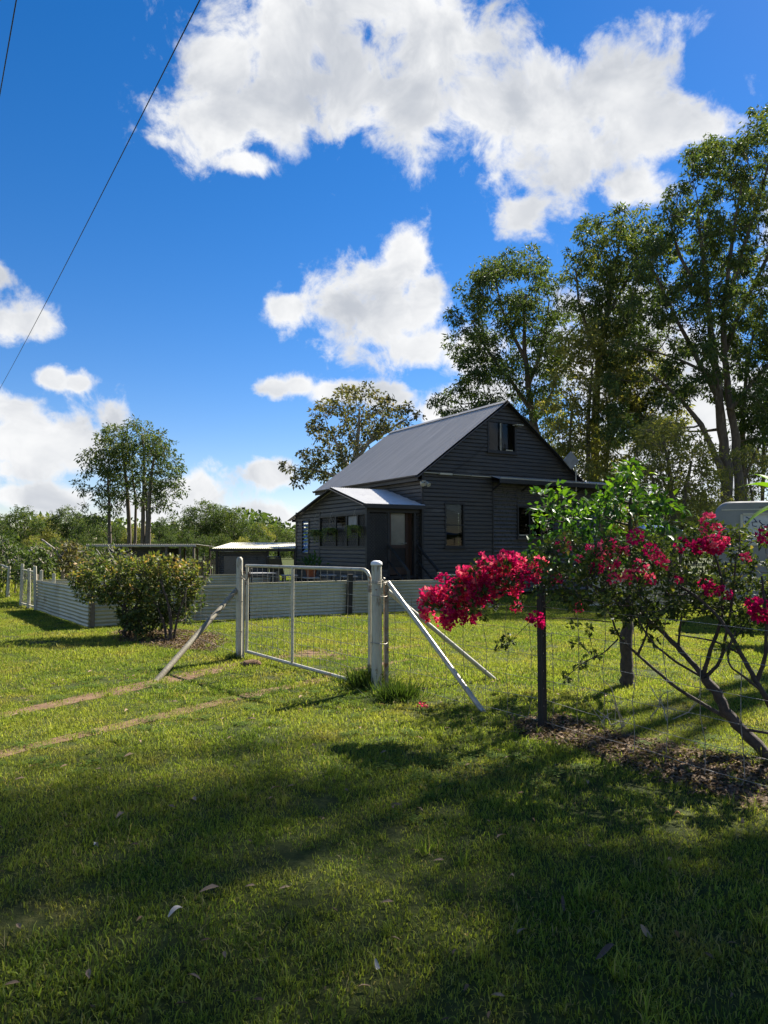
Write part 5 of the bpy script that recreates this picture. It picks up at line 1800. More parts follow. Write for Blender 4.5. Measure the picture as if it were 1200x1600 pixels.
shrub('shrub', 'green shrub between the pruned trees and the open shed', 130, Y + 3, [(104, 868), (130, 858), (150, 870), (152, 900), (110, 905)], [(limb_base(130, Y + 3, (130, 885)), 0.04, 0.02)], 24, 0.34, 'bush_green', 'bark_pale', 309)
shrub('shrub', 'low tangle of bare pale twigs with small leaves in front of the open shed roof', 170, 23, [(150, 868), (180, 856), (205, 862), (212, 885), (170, 890)], [(limb_base(165, 23, (164, 885), (158, 868), (150, 858)), 0.04, 0.015), (limb_base(180, 23, (180, 880), (188, 866), (205, 858)), 0.035, 0.012), (P3(23, (180, 880), (172, 865), (168, 855)), 0.025, 0.01)], 16, 0.2, 'hedge', 'bark_pale', 311, lp=200)
# long dry grass at the far left
N = 5000
nr = np.random.default_rng(5)
c = np.stack([nr.uniform(-24, -11.0, N), nr.uniform(24, 33, N), np.zeros(N)], 1)
a = np.stack([nr.normal(0, .25, N), nr.normal(0, .25, N), np.ones(N)], 1)
co, fc, per = leaves(c, a, nr.uniform(0.35, 0.9, N), 0.03, nr)
tag(np_mesh('long_grass', co, fc, M['grass'], None, np.repeat(nr.uniform(0.3, 1, N), per)), 'long dry grass behind the wire fence at the far left', 'grass', None, 'stuff')

# ------------------------------------------------------------------ clipped vine hedge on the fence left of the gate
Y = 13.0
poly = [(114, 912), (120, 888), (150, 878), (200, 880), (245, 876), (292, 880), (320, 888), (324, 915), (312, 935), (300, 958), (280, 975), (240, 975), (205, 985), (190, 965), (185, 940), (150, 928), (130, 935), (122, 920)]
hr = grow_tree('vine_hedge', 'clipped vine hedge with reddish-brown upper leaves, on the wire fence by the gate', 'hedge', None, base_at(235, Y),
               [(limb_base(196, Y, (200, 960), (190, 925)), 0.04, 0.015), (limb_base(204, Y + .1, (206, 960), (225, 920)), 0.035, 0.015), (limb_base(268, Y - .5, (268, 975), (262, 940), (250, 905)), 0.045, 0.015),
                (limb_base(274, Y - .4, (278, 960), (292, 920)), 0.03, 0.012), (limb_base(262, Y - .4, (255, 965), (235, 930)), 0.03, 0.012), (P3(Y, (200, 955), (165, 925), (140, 912)), 0.025, 0.01)],
               puffs_in(poly, Y, 0.45, 165, 0.165, 51), (0.075, 0.042), M['hedge'], M['bark_dark'], 52, twigs=4, lp=1700, droop=0.1, rnd_top=0.95, twig_r=0.006)

# ------------------------------------------------------------------ glossy citrus tree behind the bougainvillea
Y = 8.45
poly = [(838, 800), (842, 772), (868, 764), (900, 775), (925, 790), (945, 760), (955, 740), (985, 722), (1000, 730), (1012, 752), (1045, 760), (1062, 775), (1050, 810), (1045, 850), (1020, 885), (960, 880), (900, 890), (850, 890), (828, 858), (832, 830)]
cp = puffs_in(poly, Y, 0.7, 74, 0.135, 53)
ct_ = grow_tree('citrus_tree', 'citrus tree with glossy bright green leaves and a short stout trunk behind the bougainvillea', 'tree', None, base_at(978, Y),
                [(limb_base(978, Y, (977, 1040), (979, 990), (982, 950)), 0.078, 0.06), (P3(Y, (981, 965), (950, 910), (900, 860), (870, 800)), 0.045, 0.014), (P3(Y, (982, 955), (985, 880), (985, 800), (985, 745)), 0.04, 0.012), (P3(Y, (982, 950), (1020, 890), (1040, 820)), 0.035, 0.012)],
                cp, (0.10, 0.05), M['citrus'], M['bark_dark'], 54, twigs=3, lp=600, droop=0.2, rnd_top=0.9, twig_r=0.005)
nr = np.random.default_rng(9)
lm = []
for q in range(4):
    co, fc, per = leaves(np.zeros((1, 3)), np.array([[1.0, 0, 0]]), 0.115, 0.06, nr, up=np.array([[0, 0, 1.0]]), fold=0.16, six=True, curl=0.12 + 0.06 * q)
    o = np_mesh('leaf_shape', co, fc, M['citrus'], None, np.full(len(fc), 0.36 + 0.16 * q), smooth=True, linkit=False)
    lm.append(o.data)
    bpy.data.objects.remove(o)
rng = random.Random(91)
b_ = base_at(978, Y)
for i in range(230):
    pc, pr = cp[i % len(cp)]
    d = Vector((rng.gauss(0, 1), rng.gauss(-0.7, 0.8), rng.gauss(0.35, 0.9))).normalized()
    o = bpy.data.objects.new('leaf', lm[rng.randrange(4)])
    link(o, ct_)
    o.location = pc + d * pr * rng.uniform(0.6, 1.15) - b_
    q = (d + Vector((rng.gauss(0, .5), rng.gauss(0, .5), rng.gauss(-0.15, .4)))).to_track_quat('X', 'Z')
    o.rotation_mode = 'QUATERNION'
    o.rotation_quaternion = q
    s = rng.uniform(0.75, 1.25)
    o.scale = (s, s, s)

# big paddle leaf plant past the caravan roof, at the right edge
bp = empty('banana_plant', Vector((7.75, 13.6, 0)), 0, 'bright green paddle leaves showing above the caravan at the right edge', 'plant')
m = MB().tube([(0, 0, 0), (0.03, 0, 1.2), (0.0, 0, 2.45)], [0.11, 0.09, 0.05], 9)
m.build('stem', M['bark_pale'], bp)
for (az, up_, L, wd) in ((3.2, 0.9, 1.25, 0.34), (2.2, 1.3, 1.2, 0.32), (0.6, 0.8, 1.4, 0.36), (4.4, 0.7, 1.2, 0.33), (5.4, 1.1, 1.3, 0.33), (3.0, 0.15, 1.1, 0.30)):
    vs, fs = [], []
    for i in range(13):
        t_ = i / 12
        rad = L * t_ * math.cos(up_ * 0.6)
        z = 2.40 + L * (t_ * math.sin(up_) - 0.75 * t_ ** 2 * (1 - up_ * 0.35))
        wv = wd * math.sin(min(1, t_ * 1.15 + 0.02) * math.pi) ** 0.6 * 0.5 if 0.02 < t_ < 0.98 else 0.01
        for s in (-1, 0, 1):
            x, y = rad * math.cos(az) - s * wv * math.sin(az), rad * math.sin(az) + s * wv * math.cos(az)
            vs.append((x, y, z + abs(s) * wv * 0.35))
        if i:
            k_ = 3 * i
            fs += [(k_ - 3, k_ - 2, k_ + 1, k_), (k_ - 2, k_ - 1, k_ + 2, k_ + 1)]
    MB().add(vs, fs, True).build('leaf', M['banana'], bp)

# ------------------------------------------------------------------ bougainvillea
def B(px, py, Y):
    return at(px, py, Y)


TB = gr(1203, 1186)
limbs = [
    ([TB, B(1160, 1141, 5.65), B(1132, 1110, 5.70), B(1123, 1084, 5.72), B(1101, 1059, 5.75)], 0.0459, 0.0357),
    ([B(1101, 1059, 5.75), B(1087, 1042, 5.8), B(1058, 1010, 5.9), B(1030, 982, 6.0), B(1002, 962, 6.1), B(960, 930, 6.25), B(900, 905, 6.4), B(840, 893, 6.5), B(770, 905, 6.6), B(700, 935, 6.65)], 0.0266, 0.0068),
    ([B(1100, 1052, 5.75), B(1109, 1019, 5.7), B(1123, 985, 5.65), B(1129, 957, 5.6), B(1128, 900, 5.55), B(1110, 850, 5.5)], 0.0192, 0.0076),
    ([B(1104, 1056, 5.75), B(1126, 1036, 5.7), B(1136, 985, 5.62), B(1146, 930, 5.55), B(1150, 870, 5.5)], 0.0163, 0.0068),
    ([B(1094, 1056, 5.75), B(1058, 1036, 5.7), B(1019, 1005, 5.65), B(1000, 975, 5.65), B(985, 935, 5.7)], 0.0111, 0.0051),
    ([B(1143, 1124, 5.67), B(1115, 1110, 5.8), B(1058, 1076, 6.0), B(1007, 1033, 6.15), B(985, 1013, 6.2), B(965, 993, 6.25), B(956, 965, 6.3), B(940, 930, 6.3)], 0.0178, 0.0068),
    ([B(997, 1022, 6.17), B(1010, 993, 6.1), B(1013, 965, 6.1), B(1005, 930, 6.1)], 0.0118, 0.0059),
    ([B(966, 998, 6.25), B(942, 1022, 6.3), B(914, 1033, 6.3), B(883, 1059, 6.3)], 0.0067, 0.0034),
    ([B(955, 972, 6.3), B(917, 968, 6.35), B(885, 965, 6.4), B(862, 967, 6.4)], 0.0059, 0.0034),
    ([gr(1235, 1150), B(1200, 1098, 5.3), B(1180, 1061, 5.35), B(1157, 1022, 5.4), B(1143, 993, 5.4), B(1120, 960, 5.45), B(1080, 925, 5.6), B(1040, 905, 5.75)], 0.0252, 0.0085),
    ([B(1182, 1064, 5.35), B(1195, 1035, 5.3), B(1198, 1005, 5.25), B(1196, 950, 5.2), B(1190, 900, 5.2)], 0.0192, 0.0076),
    ([B(1190, 1080, 5.33), B(1160, 1055, 5.3), B(1140, 1042, 5.3), B(1135, 1015, 5.3), B(1150, 985, 5.3)], 0.0096, 0.0051),
    ([B(1060, 1012, 5.9), B(1062, 985, 5.9), B(1066, 955, 5.9), B(1060, 915, 5.9)], 0.0118, 0.0051),
    ([B(1157, 1022, 5.4), B(1120, 1002, 5.5), B(1080, 995, 5.6), B(1055, 992, 5.7)], 0.0096, 0.0043),
    ([B(840, 893, 6.5), B(870, 862, 6.45), B(920, 850, 6.3), B(980, 845, 6.1)], 0.0089, 0.0043),
    ([B(1160, 1139, 5.65), B(1185, 1143, 5.5), B(1230, 1150, 5.4)], 0.0148, 0.0102),
    ([B(840, 893, 6.5), B(852, 930, 6.5), B(845, 965, 6.42)], 0.0044, 0.0026),
    ([B(862, 935, 6.5), B(825, 975, 6.45), B(795, 1005, 6.4), B(772, 1017, 6.4)], 0.0037, 0.0017),
]
poly = [(835, 905), (838, 875), (870, 850), (900, 838), (950, 836), (1000, 838), (1045, 850), (1075, 832), (1100, 815), (1140, 820), (1175, 840), (1215, 830), (1260, 860), (1260, 960), (1215, 975), (1175, 985), (1130, 968), (1080, 962), (1030, 972), (985, 968), (940, 955), (900, 942), (868, 935)]
pf = puffs_in(poly, 5.95, 0.55, 155, 0.105, 55)
pf += puffs_in([(668, 945), (690, 915), (740, 885), (790, 872), (850, 870), (845, 930), (780, 950), (720, 968)], 6.62, 0.22, 30, 0.08, 56)
pf += [(B(x, y, yy), 0.06) for x, y, yy in [(883, 1057, 6.3), (908, 1036, 6.3), (930, 1026, 6.3), (895, 975, 6.37), (920, 985, 6.3), (905, 1005, 6.3), (795, 1000, 6.4), (783, 1010, 6.4), (1140, 1010, 5.3), (1020, 1000, 5.7), (965, 990, 6.2)]]
bg_ = grow_tree('bougainvillea', 'sprawling bougainvillea with crimson flower sprays leaning over the wire fence at the right', 'shrub', None, TB, limbs, pf,
                (0.048, 0.027), M['boug_leaf'], M['bark_dark'], 57, twigs=4, lp=4000, droop=0.15, rnd_top=0.5, twig_r=0.0035)
# flower clusters: each one a part, built from papery three-bract flowers
nr = np.random.default_rng(21)
clm = []
for q in range(7):
    nf = 24
    fcn = unit(nr.normal(size=(nf, 3))) * nr.uniform(0.3, 1.0, (nf, 1)) ** 0.5 * 0.075
    dirs = unit(fcn + nr.normal(size=(nf, 3)) * 0.03 + np.array([0, 0, 0.015]))
    C, A, U, RN = [], [], [], []
    for f in range(nf):
        d = dirs[f]
        s = np.cross(d, nr.normal(size=3))
        s /= np.linalg.norm(s)
        t_ = np.cross(d, s)
        base_r = nr.uniform(0, 1)
        for k_ in range(3):
            an = k_ * 2.094
            o_ = s * math.cos(an) + t_ * math.sin(an)
            C.append(fcn[f] + o_ * 0.002)
            A.append(d * 0.75 + o_ * nr.uniform(0.55, 0.95))
            U.append(d - o_ * 0.6)
            RN.append(np.clip(base_r + nr.normal(0, 0.12), 0, 1))
    co, fc, per = leaves(np.array(C), np.array(A), nr.uniform(0.034, 0.046, len(C)), nr.uniform(0.026, 0.034, len(C)), nr, up=np.array(U), fold=0.22, six=True, curl=-0.1)
    o = np_mesh('flower_shape', co, fc, M['bract_shaded' if q >= 5 else 'bract'], None, np.repeat(np.array(RN), per), linkit=False)
    clm.append(o.data)
    bpy.data.objects.remove(o)
SPRAY = [(668, 946, 15, 6.68, 0), (688, 932, 22, 6.66, 0), (712, 915, 25, 6.65, 0), (738, 900, 24, 6.62, 0), (762, 893, 22, 6.6, 0), (785, 882, 18, 6.58, 0), (700, 955, 20, 6.6, 0), (728, 938, 24, 6.6, 0),
         (756, 925, 24, 6.58, 0), (690, 972, 11, 6.6, 0), (700, 975, 10, 6.58, 0), (730, 962, 16, 6.58, 0), (772, 912, 20, 6.55, 0), (800, 915, 18, 6.55, 0), (822, 905, 12, 6.5, 0), (838, 905, 8, 6.45, 0), (812, 890, 12, 6.52, 0), (803, 873, 14, 6.55, 0), (842, 886, 13, 6.5, 0),
         (806, 948, 10, 6.52, 0), (838, 968, 12, 6.38, 1), (846, 975, 8, 6.38, 1), (664, 960, 7, 6.68, 0), (658, 940, 8, 6.68, 0), (880, 852, 12, 5.95, 0), (922, 858, 9, 5.75, 0), (945, 862, 14, 5.7, 0), (958, 880, 10, 5.6, 0), (992, 838, 10, 5.5, 1),
         (975, 862, 10, 5.6, 0), (932, 888, 9, 5.7, 0), (1002, 884, 11, 5.5, 0), (1040, 882, 7, 5.4, 0), (905, 872, 7, 5.9, 0), (1165, 872, 8, 5.2, 0), (1060, 905, 7, 5.4, 1), (905, 948, 8, 6.3, 0), (1107, 813, 10, 5.5, 0), (1098, 829, 7, 5.5, 0), (1122, 826, 7, 5.5, 0), (1066, 852, 12, 5.55, 1), (1088, 856, 14, 5.5, 1), (1110, 850, 15, 5.48, 0), (1130, 846, 10, 5.5, 0),
         (1102, 912, 12, 5.4, 1), (1110, 922, 9, 5.4, 1), (1132, 926, 11, 5.4, 1), (1190, 952, 16, 5.2, 1), (1207, 965, 14, 5.2, 1), (1198, 835, 12, 5.2, 1), (1015, 905, 9, 5.4, 0), (985, 900, 12, 5.45, 0), (960, 905, 10, 5.5, 0), (1030, 872, 9, 5.4, 0), (1018, 860, 10, 5.45, 0), (870, 905, 8, 6.0, 0)]
rng = random.Random(17)
ncl = 0
for (cx, cy, rpx, Y, in_shade) in SPRAY:  # last value picks the darker bracts painted for blooms in shade
    n = max(1, int((rpx / 8.6) ** 1.75))
    for i in range(n):
        rr2 = rpx * math.sqrt(rng.random()) * 0.85 if n > 1 else 0
        a = rng.uniform(0, 6.28)
        p = at(cx + rr2 * math.cos(a), cy + rr2 * math.sin(a) * 0.85, Y + rng.uniform(-1, 1) * rpx * Y / F * 0.7)
        o = bpy.data.objects.new('flower_cluster', clm[rng.randrange(5, 7) if in_shade or rng.random() < 0.14 else rng.randrange(5)])
        link(o, bg_)
        o.location = p - TB
        o.rotation_euler = (rng.uniform(-.8, .8), rng.uniform(-.8, .8), rng.uniform(0, 6.28))
        s = min(1.0, rpx * Y / F / 0.075) * rng.uniform(0.75, 1.1)
        o.scale = (s, s, s)
        ncl += 1
print('flower clusters', ncl)

# fallen blossom, stone, leaves on the lawn
fb = tag(bpy.data.objects.new('fallen_blossom', clm[0]), 'single fallen crimson blossom on the sunny grass right of the gate post', 'flower')
link(fb)
fb.location = gr(661, 1108) + Z_ * 0.035
fb.scale = (0.62, 0.62, 0.5)
ssb = bpy.data.meshes.new('stone')
bm = bmesh.new()
bmesh.ops.create_icosphere(bm, subdivisions=3, radius=0.1)
for v in bm.verts:
    v.co = Vector((v.co.x * 1.5, v.co.y, v.co.z * 0.6)) * (1 + 0.12 * math.sin(v.co.x * 31) * math.cos(v.co.y * 27))
bm.to_mesh(ssb)
bm.free()
ssb.materials.append(M['soil'])
st_ = tag(link(bpy.data.objects.new('stone', ssb)), 'pale brown stone lying at the foot of the left gate post', 'stone')
st_.location = gr(391, 1040) + Z_ * 0.02
FL = [(276, 1441, 0.13, 0.05, 0.9, 'pale grey leaf lying alone in the shade at the lower left', 'pale'), (797, 1386, 0.06, 0.045, 0.6, 'round tan leaf in the shade near the middle of the lawn', 'tan'), (880, 1424, 0.09, 0.025, 0.15, 'thin dark brown leaf at the top of the bright lawn patch', 'dark'),
      (727, 1468, 0.05, 0.035, 0.8, 'small yellow leaf in the dark centre of the shaded lawn', 'yellow'), (1010, 1468, 0.09, 0.05, 0.55, 'brown curled leaf right of the bright lawn patch', 'tan'), (1058, 1474, 0.07, 0.03, 0.7, 'small curled leaf beside the brown one on the right lawn', 'tan'),
      (1058, 1284, 0.06, 0.045, 0.75, 'orange leaf on the grass just below the bare soil', 'orange'), (150, 1333, 0.07, 0.03, 0.8, 'pale leaf on the shaded grass near the left edge', 'pale'), (945, 1502, 0.13, 0.05, 0.1, 'dark crumpled leaf near the bottom of the lawn', 'dark'), (590, 1520, 0.05, 0.03, 0.9, 'tiny pale leaf near the bottom middle of the lawn', 'pale'), (1160, 1290, 0.05, 0.03, 0.7, 'tan leaf on the grass below the bare soil at far right', 'tan')]
LM = {'pale': surf('pale_dead_leaf', (0.36, 0.33, 0.28), rough=0.7), 'tan': surf('tan_dead_leaf', (0.30, 0.19, 0.10), rough=0.7), 'dark': surf('dark_dead_leaf', (0.07, 0.045, 0.03), rough=0.7), 'yellow': surf('yellow_dead_leaf', (0.50, 0.36, 0.08), rough=0.7), 'orange': surf('orange_dead_leaf', (0.55, 0.22, 0.06), rough=0.7)}
for i, (px, py, L, wd, rv, lab, mt) in enumerate(FL):
    L, wd = L * 0.62, wd * 0.62
    vs, fs = [], []
    for j in range(8):
        t_ = j / 7
        wv = wd * 0.5 * math.sin(math.pi * min(1, t_ * 0.94 + 0.06)) ** 0.7 if j < 7 else 0.001
        for s in (-1, 0, 1):
            vs.append((L * (t_ - 0.5), s * wv, 0.022 * math.sin(t_ * 3 + i) + abs(s) * wv * 0.5 + 0.035))
        if j:
            k_ = 3 * j
            fs += [(k_ - 3, k_ - 2, k_ + 1, k_), (k_ - 2, k_ - 1, k_ + 2, k_ + 1)]
    o = tag(MB().add(vs, fs, True).build('fallen_leaf', LM[mt]), lab, 'leaf', 'fallen leaves on the lawn')
    o.location = gr(px, py)
    o.rotation_euler = (0, 0, i * 1.9 + 0.8)

# ------------------------------------------------------------------ grass and leaf litter
def blade_patch(name, size, n, h0, h1, wd, seed, lean=0.55):
    r = np.random.default_rng(seed)
    c = np.stack([r.uniform(-size / 2, size / 2, n), r.uniform(-size / 2, size / 2, n), np.zeros(n)], 1)
    az = r.uniform(0, 6.283, n)
    d = np.stack([np.cos(az), np.sin(az), np.zeros(n)], 1)
    s = np.stack([-np.sin(az), np.cos(az), np.zeros(n)], 1)
    tw = r.uniform(0, 6.283, n)
    s = s * np.cos(tw)[:, None] + d * np.sin(tw)[:, None]
    h = r.uniform(h0, h1, n)[:, None] * (0.6 + 0.8 * r.random((n, 1)) ** 2)
    ln = r.uniform(0.1, 1.0, (n, 1)) * lean
    w_ = wd * r.uniform(0.7, 1.3, (n, 1))
    z = np.array([[0, 0, 1.0]])
    v = np.stack([c - s * w_ * .5, c + s * w_ * .5, c + z * h * 0.6 + d * h * ln * 0.4 - s * w_ * .42, c + z * h * 0.6 + d * h * ln * 0.4 + s * w_ * .42, c + z * h * (1 - 0.25 * ln) + d * h * ln * 1.3], 1)
    tri = np.array([(0, 1, 3), (0, 3, 2), (2, 3, 4)])
    fc = (np.arange(n)[:, None, None] * 5 + tri[None]).reshape(-1, 3)
    return np_mesh(name, v.reshape(-1, 3), fc, M['grass'], None, np.repeat(r.random(n), 3), linkit=False)


def scatter(name, pts, scl, protos_, label, cat, seed):
    """one object: small meshes set on points by geometry nodes"""
    r = np.random.default_rng(seed)
    coll = bpy.data.collections.new(name + '_pieces')
    for p in protos_:
        coll.objects.link(p)
    me = bpy.data.meshes.new(name)
    n = len(pts)
    me.vertices.add(n)
    me.vertices.foreach_set('co', np.ascontiguousarray(pts, dtype=np.float32).ravel())
    for nm, ty, val in (('scl', 'FLOAT', scl), ('rz', 'FLOAT', r.uniform(0, 6.283, n)), ('pick', 'INT', r.integers(0, len(protos_), n))):
        a = me.attributes.new(nm, ty, 'POINT')
        a.data.foreach_set('value', np.ascontiguousarray(val, dtype=np.float32 if ty == 'FLOAT' else np.int32))
    o = link(bpy.data.objects.new(name, me))
    tag(o, label, cat, None, 'stuff')
    ng_ = bpy.data.node_groups.new(name, 'GeometryNodeTree')
    ng_.interface.new_socket('Geometry', in_out='INPUT', socket_type='NodeSocketGeometry')
    ng_.interface.new_socket('Geometry', in_out='OUTPUT', socket_type='NodeSocketGeometry')
    N = ng_.nodes
    gi_, go_ = N.new('NodeGroupInput'), N.new('NodeGroupOutput')
    iop = N.new('GeometryNodeInstanceOnPoints')
    ci = N.new('GeometryNodeCollectionInfo')
    ci.inputs['Collection'].default_value = coll
    ci.inputs['Separate Children'].default_value = True
    ci.inputs['Reset Children'].default_value = True
    iop.inputs['Pick Instance'].default_value = True

    def named(nm, ty):
        q = N.new('GeometryNodeInputNamedAttribute')
        q.data_type = ty
        q.inputs['Name'].default_value = nm
        return q.outputs['Attribute']
    cx_ = N.new('ShaderNodeCombineXYZ')
    L = ng_.links.new
    L(gi_.outputs[0], iop.inputs['Points'])
    L(ci.outputs[0], iop.inputs['Instance'])
    L(named('pick', 'INT'), iop.inputs['Instance Index'])
    L(named('rz', 'FLOAT'), cx_.inputs[2])
    L(cx_.outputs[0], iop.inputs['Rotation'])
    L(named('scl', 'FLOAT'), iop.inputs['Scale'])
    L(iop.outputs[0], go_.inputs[0])
    md = o.modifiers.new('scatter', 'NODES')
    md.node_group = ng_
    return o


def track_keep(x, y, r):
    keep = np.ones(len(x), bool)
    for fine, hw, dens in TRACKS:
        f = np.array([(p.x, p.y) for p in fine])[::3]
        d = np.sqrt(((np.stack([x, y], 1)[:, None] - f[None]) ** 2).sum(2)).min(1)
        edge = hw * (0.8 + 0.35 * np.sin(x * 3.1 + y * 2.3) + 0.2 * np.sin(x * 9 + 1))
        keep &= (d > edge) | (r.random(len(x)) < 1 - dens)
    return keep


def in_px(poly, x, y):
    P = [gr(*p) for p in poly]
    pl = [(p.x, p.y) for p in P]
    return np.array([poly_contains(pl, a, b_) for a, b_ in zip(x, y)])


def lawn_points(d0, d1, step, seed, wide=0.66, extra=0.5):
    r = np.random.default_rng(seed)
    ys_ = np.arange(d0, d1, step)
    out = []
    for y in ys_:
        hwid = wide * y + extra
        x = np.arange(-hwid, hwid, step)
        out.append(np.stack([x, np.full(len(x), y)], 1))
    p = np.concatenate(out)
    p += r.uniform(-.55, .55, p.shape) * step
    keep = track_keep(p[:, 0], p[:, 1], r)
    s1_ = in_px(SOIL_PX, p[:, 0], p[:, 1])
    keep &= (~s1_) | (r.random(len(p)) < 0.34)
    s2_ = in_px(LITTER_PX, p[:, 0], p[:, 1])
    keep &= (~s2_) | (r.random(len(p)) < 0.2)
    # keep the blades out of the house
    lx, ly = p[:, 0] - H0.x, p[:, 1] - H0.y
    u = lx * math.cos(R(30)) + ly * math.sin(R(30))
    v = -lx * math.sin(R(30)) + ly * math.cos(R(30))
    keep &= ~((u > -1.9) & (u < 7.5) & (v > 0) & (v < 7.2))
    p = p[keep]
    lump = 0.5 + 0.5 * np.sin(p[:, 0] * 1.7 + 2 * np.sin(p[:, 1] * 1.1)) * np.sin(p[:, 1] * 2.1 + 1.5 * np.sin(p[:, 0] * 0.9))
    thin = 0.5 + 0.5 * np.sin(p[:, 0] * 4.3 + 2.2 * np.sin(p[:, 1] * 2.7)) * np.sin(p[:, 1] * 4.9 + 1.7 * np.sin(p[:, 0] * 3.1))
    p, lump = p[(k2 := r.random(len(p)) < 0.58 + 0.7 * thin)], lump[k2]
    return np.concatenate([p, np.zeros((len(p), 1))], 1), 0.66 + 0.45 * lump + r.uniform(-.16, .26, len(p))


near = [blade_patch('grass_tuft', 0.22, 105, 0.012, 0.040, 0.0044, 400 + i, lean=1.1) for i in range(7)]
mid = [blade_patch('grass_tuft', 0.36, 170, 0.018, 0.05, 0.0068, 420 + i, lean=0.9) for i in range(6)]
far = [blade_patch('grass_tuft', 0.9, 260, 0.03, 0.08, 0.016, 440 + i, lean=0.8) for i in range(5)]
pts, sc = lawn_points(1.3, 8.0, 0.115, 1)
scatter('lawn_grass', pts, sc, near, 'short blades of lawn grass in the foreground', 'grass', 11)
pts, sc = lawn_points(8.0, 19.0, 0.20, 2)
scatter('lawn_grass', pts, sc, mid, 'lawn grass round the gate and inside the yard', 'grass', 12)
pts, sc = lawn_points(19.0, 42.0, 0.55, 3)
scatter('lawn_grass', pts, sc, far, 'lawn grass far off past the house', 'grass', 13)
# scattered taller weeds and seedling tufts
r = np.random.default_rng(31)
weeds = [blade_patch('grass_tuft', 0.07, 26, 0.05, 0.12, 0.005, 460 + i, lean=0.9) for i in range(5)]
p = np.stack([r.uniform(-6, 6, 900), r.uniform(2, 13, 900), np.zeros(900)], 1)
p = p[(np.abs(p[:, 0]) < 0.62 * p[:, 1] + 0.4) & track_keep(p[:, 0], p[:, 1], r)]
scatter('weed_tufts', p, r.uniform(0.5, 1.1, len(p)), weeds, 'scattered longer tufts standing out of the lawn', 'grass', 14)


# clover and other low broad-leaved weeds in drifts, and small dry leaves over the lawn
cl_ = []
for i in range(4):
    rr_ = np.random.default_rng(520 + i)
    n = 70
    c = np.repeat(np.stack([rr_.normal(0, .06, n), rr_.normal(0, .06, n), rr_.uniform(0.015, 0.045, n)], 1), 3, axis=0)
    az_ = (np.tile(np.array([0, 2.094, 4.189]), n) + np.repeat(rr_.uniform(0, 6.28, n), 3))
    a = np.stack([np.cos(az_), np.sin(az_), rr_.uniform(0.0, 0.35, 3 * n)], 1)
    co, fc, per = leaves(c, a, rr_.uniform(0.010, 0.018, 3 * n), 0.012, rr_, up=np.tile(np.array([[0, 0, 1.0]]), (3 * n, 1)) + rr_.normal(0, .1, (3 * n, 3)), six=True, fold=0.1)
    cl_.append(np_mesh('clover', co, fc, M['clover'], None, np.repeat(rr_.random(3 * n), per), linkit=False))
cen = np.stack([r.uniform(-4.5, 4.5, 45), r.uniform(5.0, 9.5, 45)], 1)
q_ = np.concatenate([c0_ + r.normal(0, r.uniform(0.15, 0.4), (int(r.integers(3, 9)), 2)) for c0_ in cen])
q_ = q_[(np.abs(q_[:, 0]) < 0.62 * q_[:, 1] + 0.4) & track_keep(q_[:, 0], q_[:, 1], r)]
q_ = np.concatenate([q_, np.zeros((len(q_), 1))], 1)
scatter('clover', q_, r.uniform(0.45, 0.85, len(q_)), cl_, 'drifts of low clover in the foreground lawn', 'clover', 17)
dl_ = []
for i in range(4):
    rr_ = np.random.default_rng(540 + i)
    co, fc, per = leaves(np.array([[-.02, 0, 0.03]]), np.array([[1.0, 0, 0.15]]), 0.05 + 0.012 * i, 0.014 + 0.004 * i, rr_, up=np.array([[0, 0.3, 1.0]]), six=True, curl=0.2)
    dl_.append(np_mesh('dry_leaves', co, fc, M['litter'], None, np.full(len(fc), 0.55 + 0.14 * i), linkit=False))
q_ = np.stack([r.uniform(-5, 5, 620), r.uniform(1.8, 9.5, 620), np.zeros(620)], 1)
q_ = q_[np.abs(q_[:, 0]) < 0.62 * q_[:, 1] + 0.4]
scatter('leaf_litter', q_, r.uniform(0.5, 1.1, len(q_)), dl_, 'tiny dry leaves sprinkled over the foreground lawn', 'leaf litter', 18)


def tuft(label, px, py, rad, n, h, seed):
    rr_ = np.random.default_rng(seed)
    c = np.stack([rr_.normal(0, rad * .55, n), rr_.normal(0, rad * .4, n), np.zeros(n)], 1)
    a = np.stack([rr_.normal(0, .45, n), rr_.normal(0, .45, n), np.ones(n)], 1) + c * 1.6
    co, fc, per = leaves(c, a, h * rr_.uniform(0.4, 1.2, n), 0.010, rr_, fold=0.3)
    o = tag(np_mesh('grass_tuft', co, fc, M['tuft'], None, np.repeat(rr_.uniform(0, 0.7, n), per)), label, 'grass tuft', 'long grass tufts at the gate post')
    o.location = gr(px, py)
    return o


tuft('dark dense tuft of long grass at the foot of the thick white post', 572, 1074, 0.19, 620, 0.27, 1)
tuft('lighter tuft of long grass just right of the thick white post', 622, 1094, 0.20, 520, 0.23, 2)
tuft('small tuft of grass against the foot of the left gate post', 362, 1032, 0.12, 160, 0.13, 3)
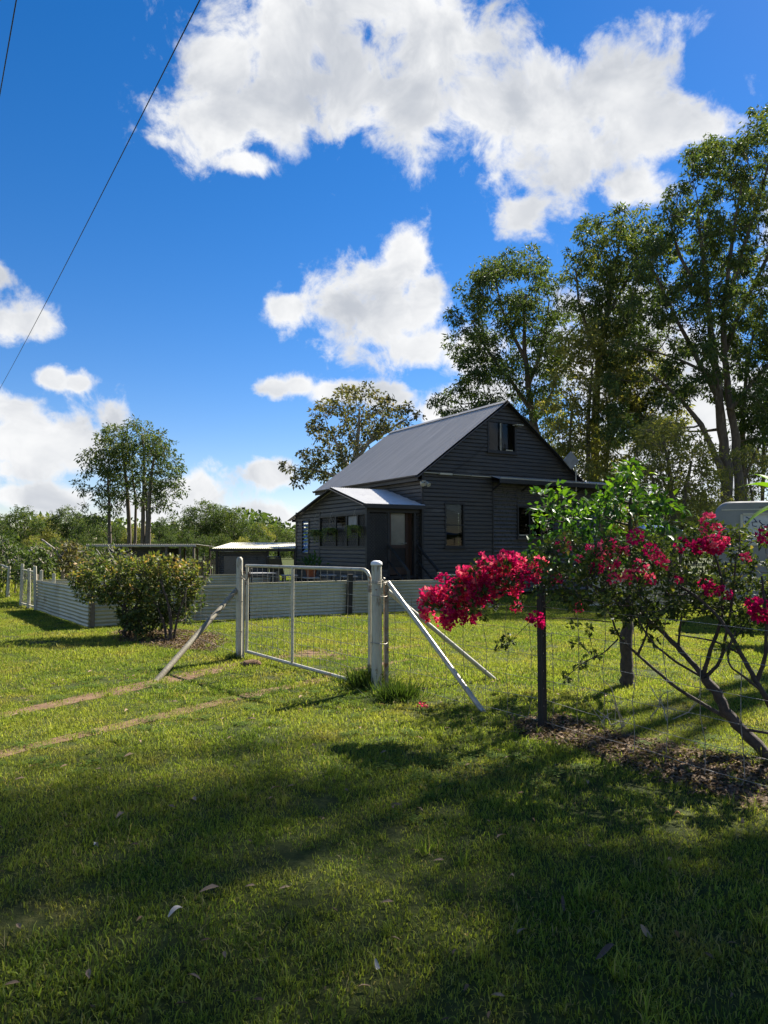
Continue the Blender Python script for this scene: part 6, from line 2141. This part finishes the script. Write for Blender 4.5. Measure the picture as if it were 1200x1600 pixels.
# dry leaves and twigs on the bare soil
lf_ = []
for i in range(4):
    rr_ = np.random.default_rng(500 + i)
    n = 26
    c = np.stack([rr_.uniform(-.13, .13, n), rr_.uniform(-.13, .13, n), rr_.uniform(0.004, 0.025, n)], 1)
    a = np.stack([rr_.normal(size=n), rr_.normal(size=n), rr_.normal(0, .25, n)], 1)
    co, fc, per = leaves(c, a, rr_.uniform(0.025, 0.06, n), rr_.uniform(0.012, 0.026, n), rr_, up=np.stack([rr_.normal(0, .4, n), rr_.normal(0, .4, n), np.ones(n)], 1), six=True, curl=0.2)
    lf_.append(np_mesh('dry_leaves', co, fc, M['litter'], None, np.repeat(rr_.random(n), per), linkit=False))
p = np.stack([r.uniform(0.8, 5.0, 1500), r.uniform(4.2, 7.4, 1500), np.zeros(1500)], 1)
p = p[in_px(SOIL_PX, p[:, 0], p[:, 1])]
scatter('leaf_litter', p, r.uniform(0.6, 1.2, len(p)), lf_, 'dry leaves littering the bare soil under the bougainvillea', 'leaf litter', 15)
p2 = np.stack([r.uniform(-6, -2.4, 1500), r.uniform(10.8, 14.6, 1500), np.zeros(1500)], 1)
p2 = p2[in_px(LITTER_PX, p2[:, 0], p2[:, 1])][:260]
scatter('leaf_litter', p2, r.uniform(0.8, 1.5, len(p2)), [q.copy() for q in lf_], 'dry leaves littering the ground under the vine hedge', 'leaf litter', 16)
# twiggy dead stems under the bougainvillea
tw_ = empty('dead_twigs', gr(985, 1130), 0, 'thin dead twigs on the bare soil between the black post and bougainvillea trunk', 'twigs')
m = MB()
rng = random.Random(4)
for i in range(9):
    a = Vector((rng.uniform(-.35, .45), rng.uniform(-.25, .25), 0.0))
    d = Vector((rng.uniform(-.5, .5), rng.uniform(-.3, .3), rng.uniform(0.15, 0.9))) * rng.uniform(0.25, 0.6)
    pts_ = [a, a + d * 0.4 + Vector((rng.uniform(-.05, .05), 0, 0)), a + d * 0.75 + Vector((rng.uniform(-.08, .08), 0, 0.02)), a + d]
    m.tube(pts_, [0.006, 0.005, 0.004, 0.002], 5)
    m.tube([pts_[1], pts_[1] + Vector((rng.uniform(-.15, .15), rng.uniform(-.1, .1), rng.uniform(0.05, .2)))], [0.004, 0.002], 4)
m.split('twig', M['bark_pale'], tw_)
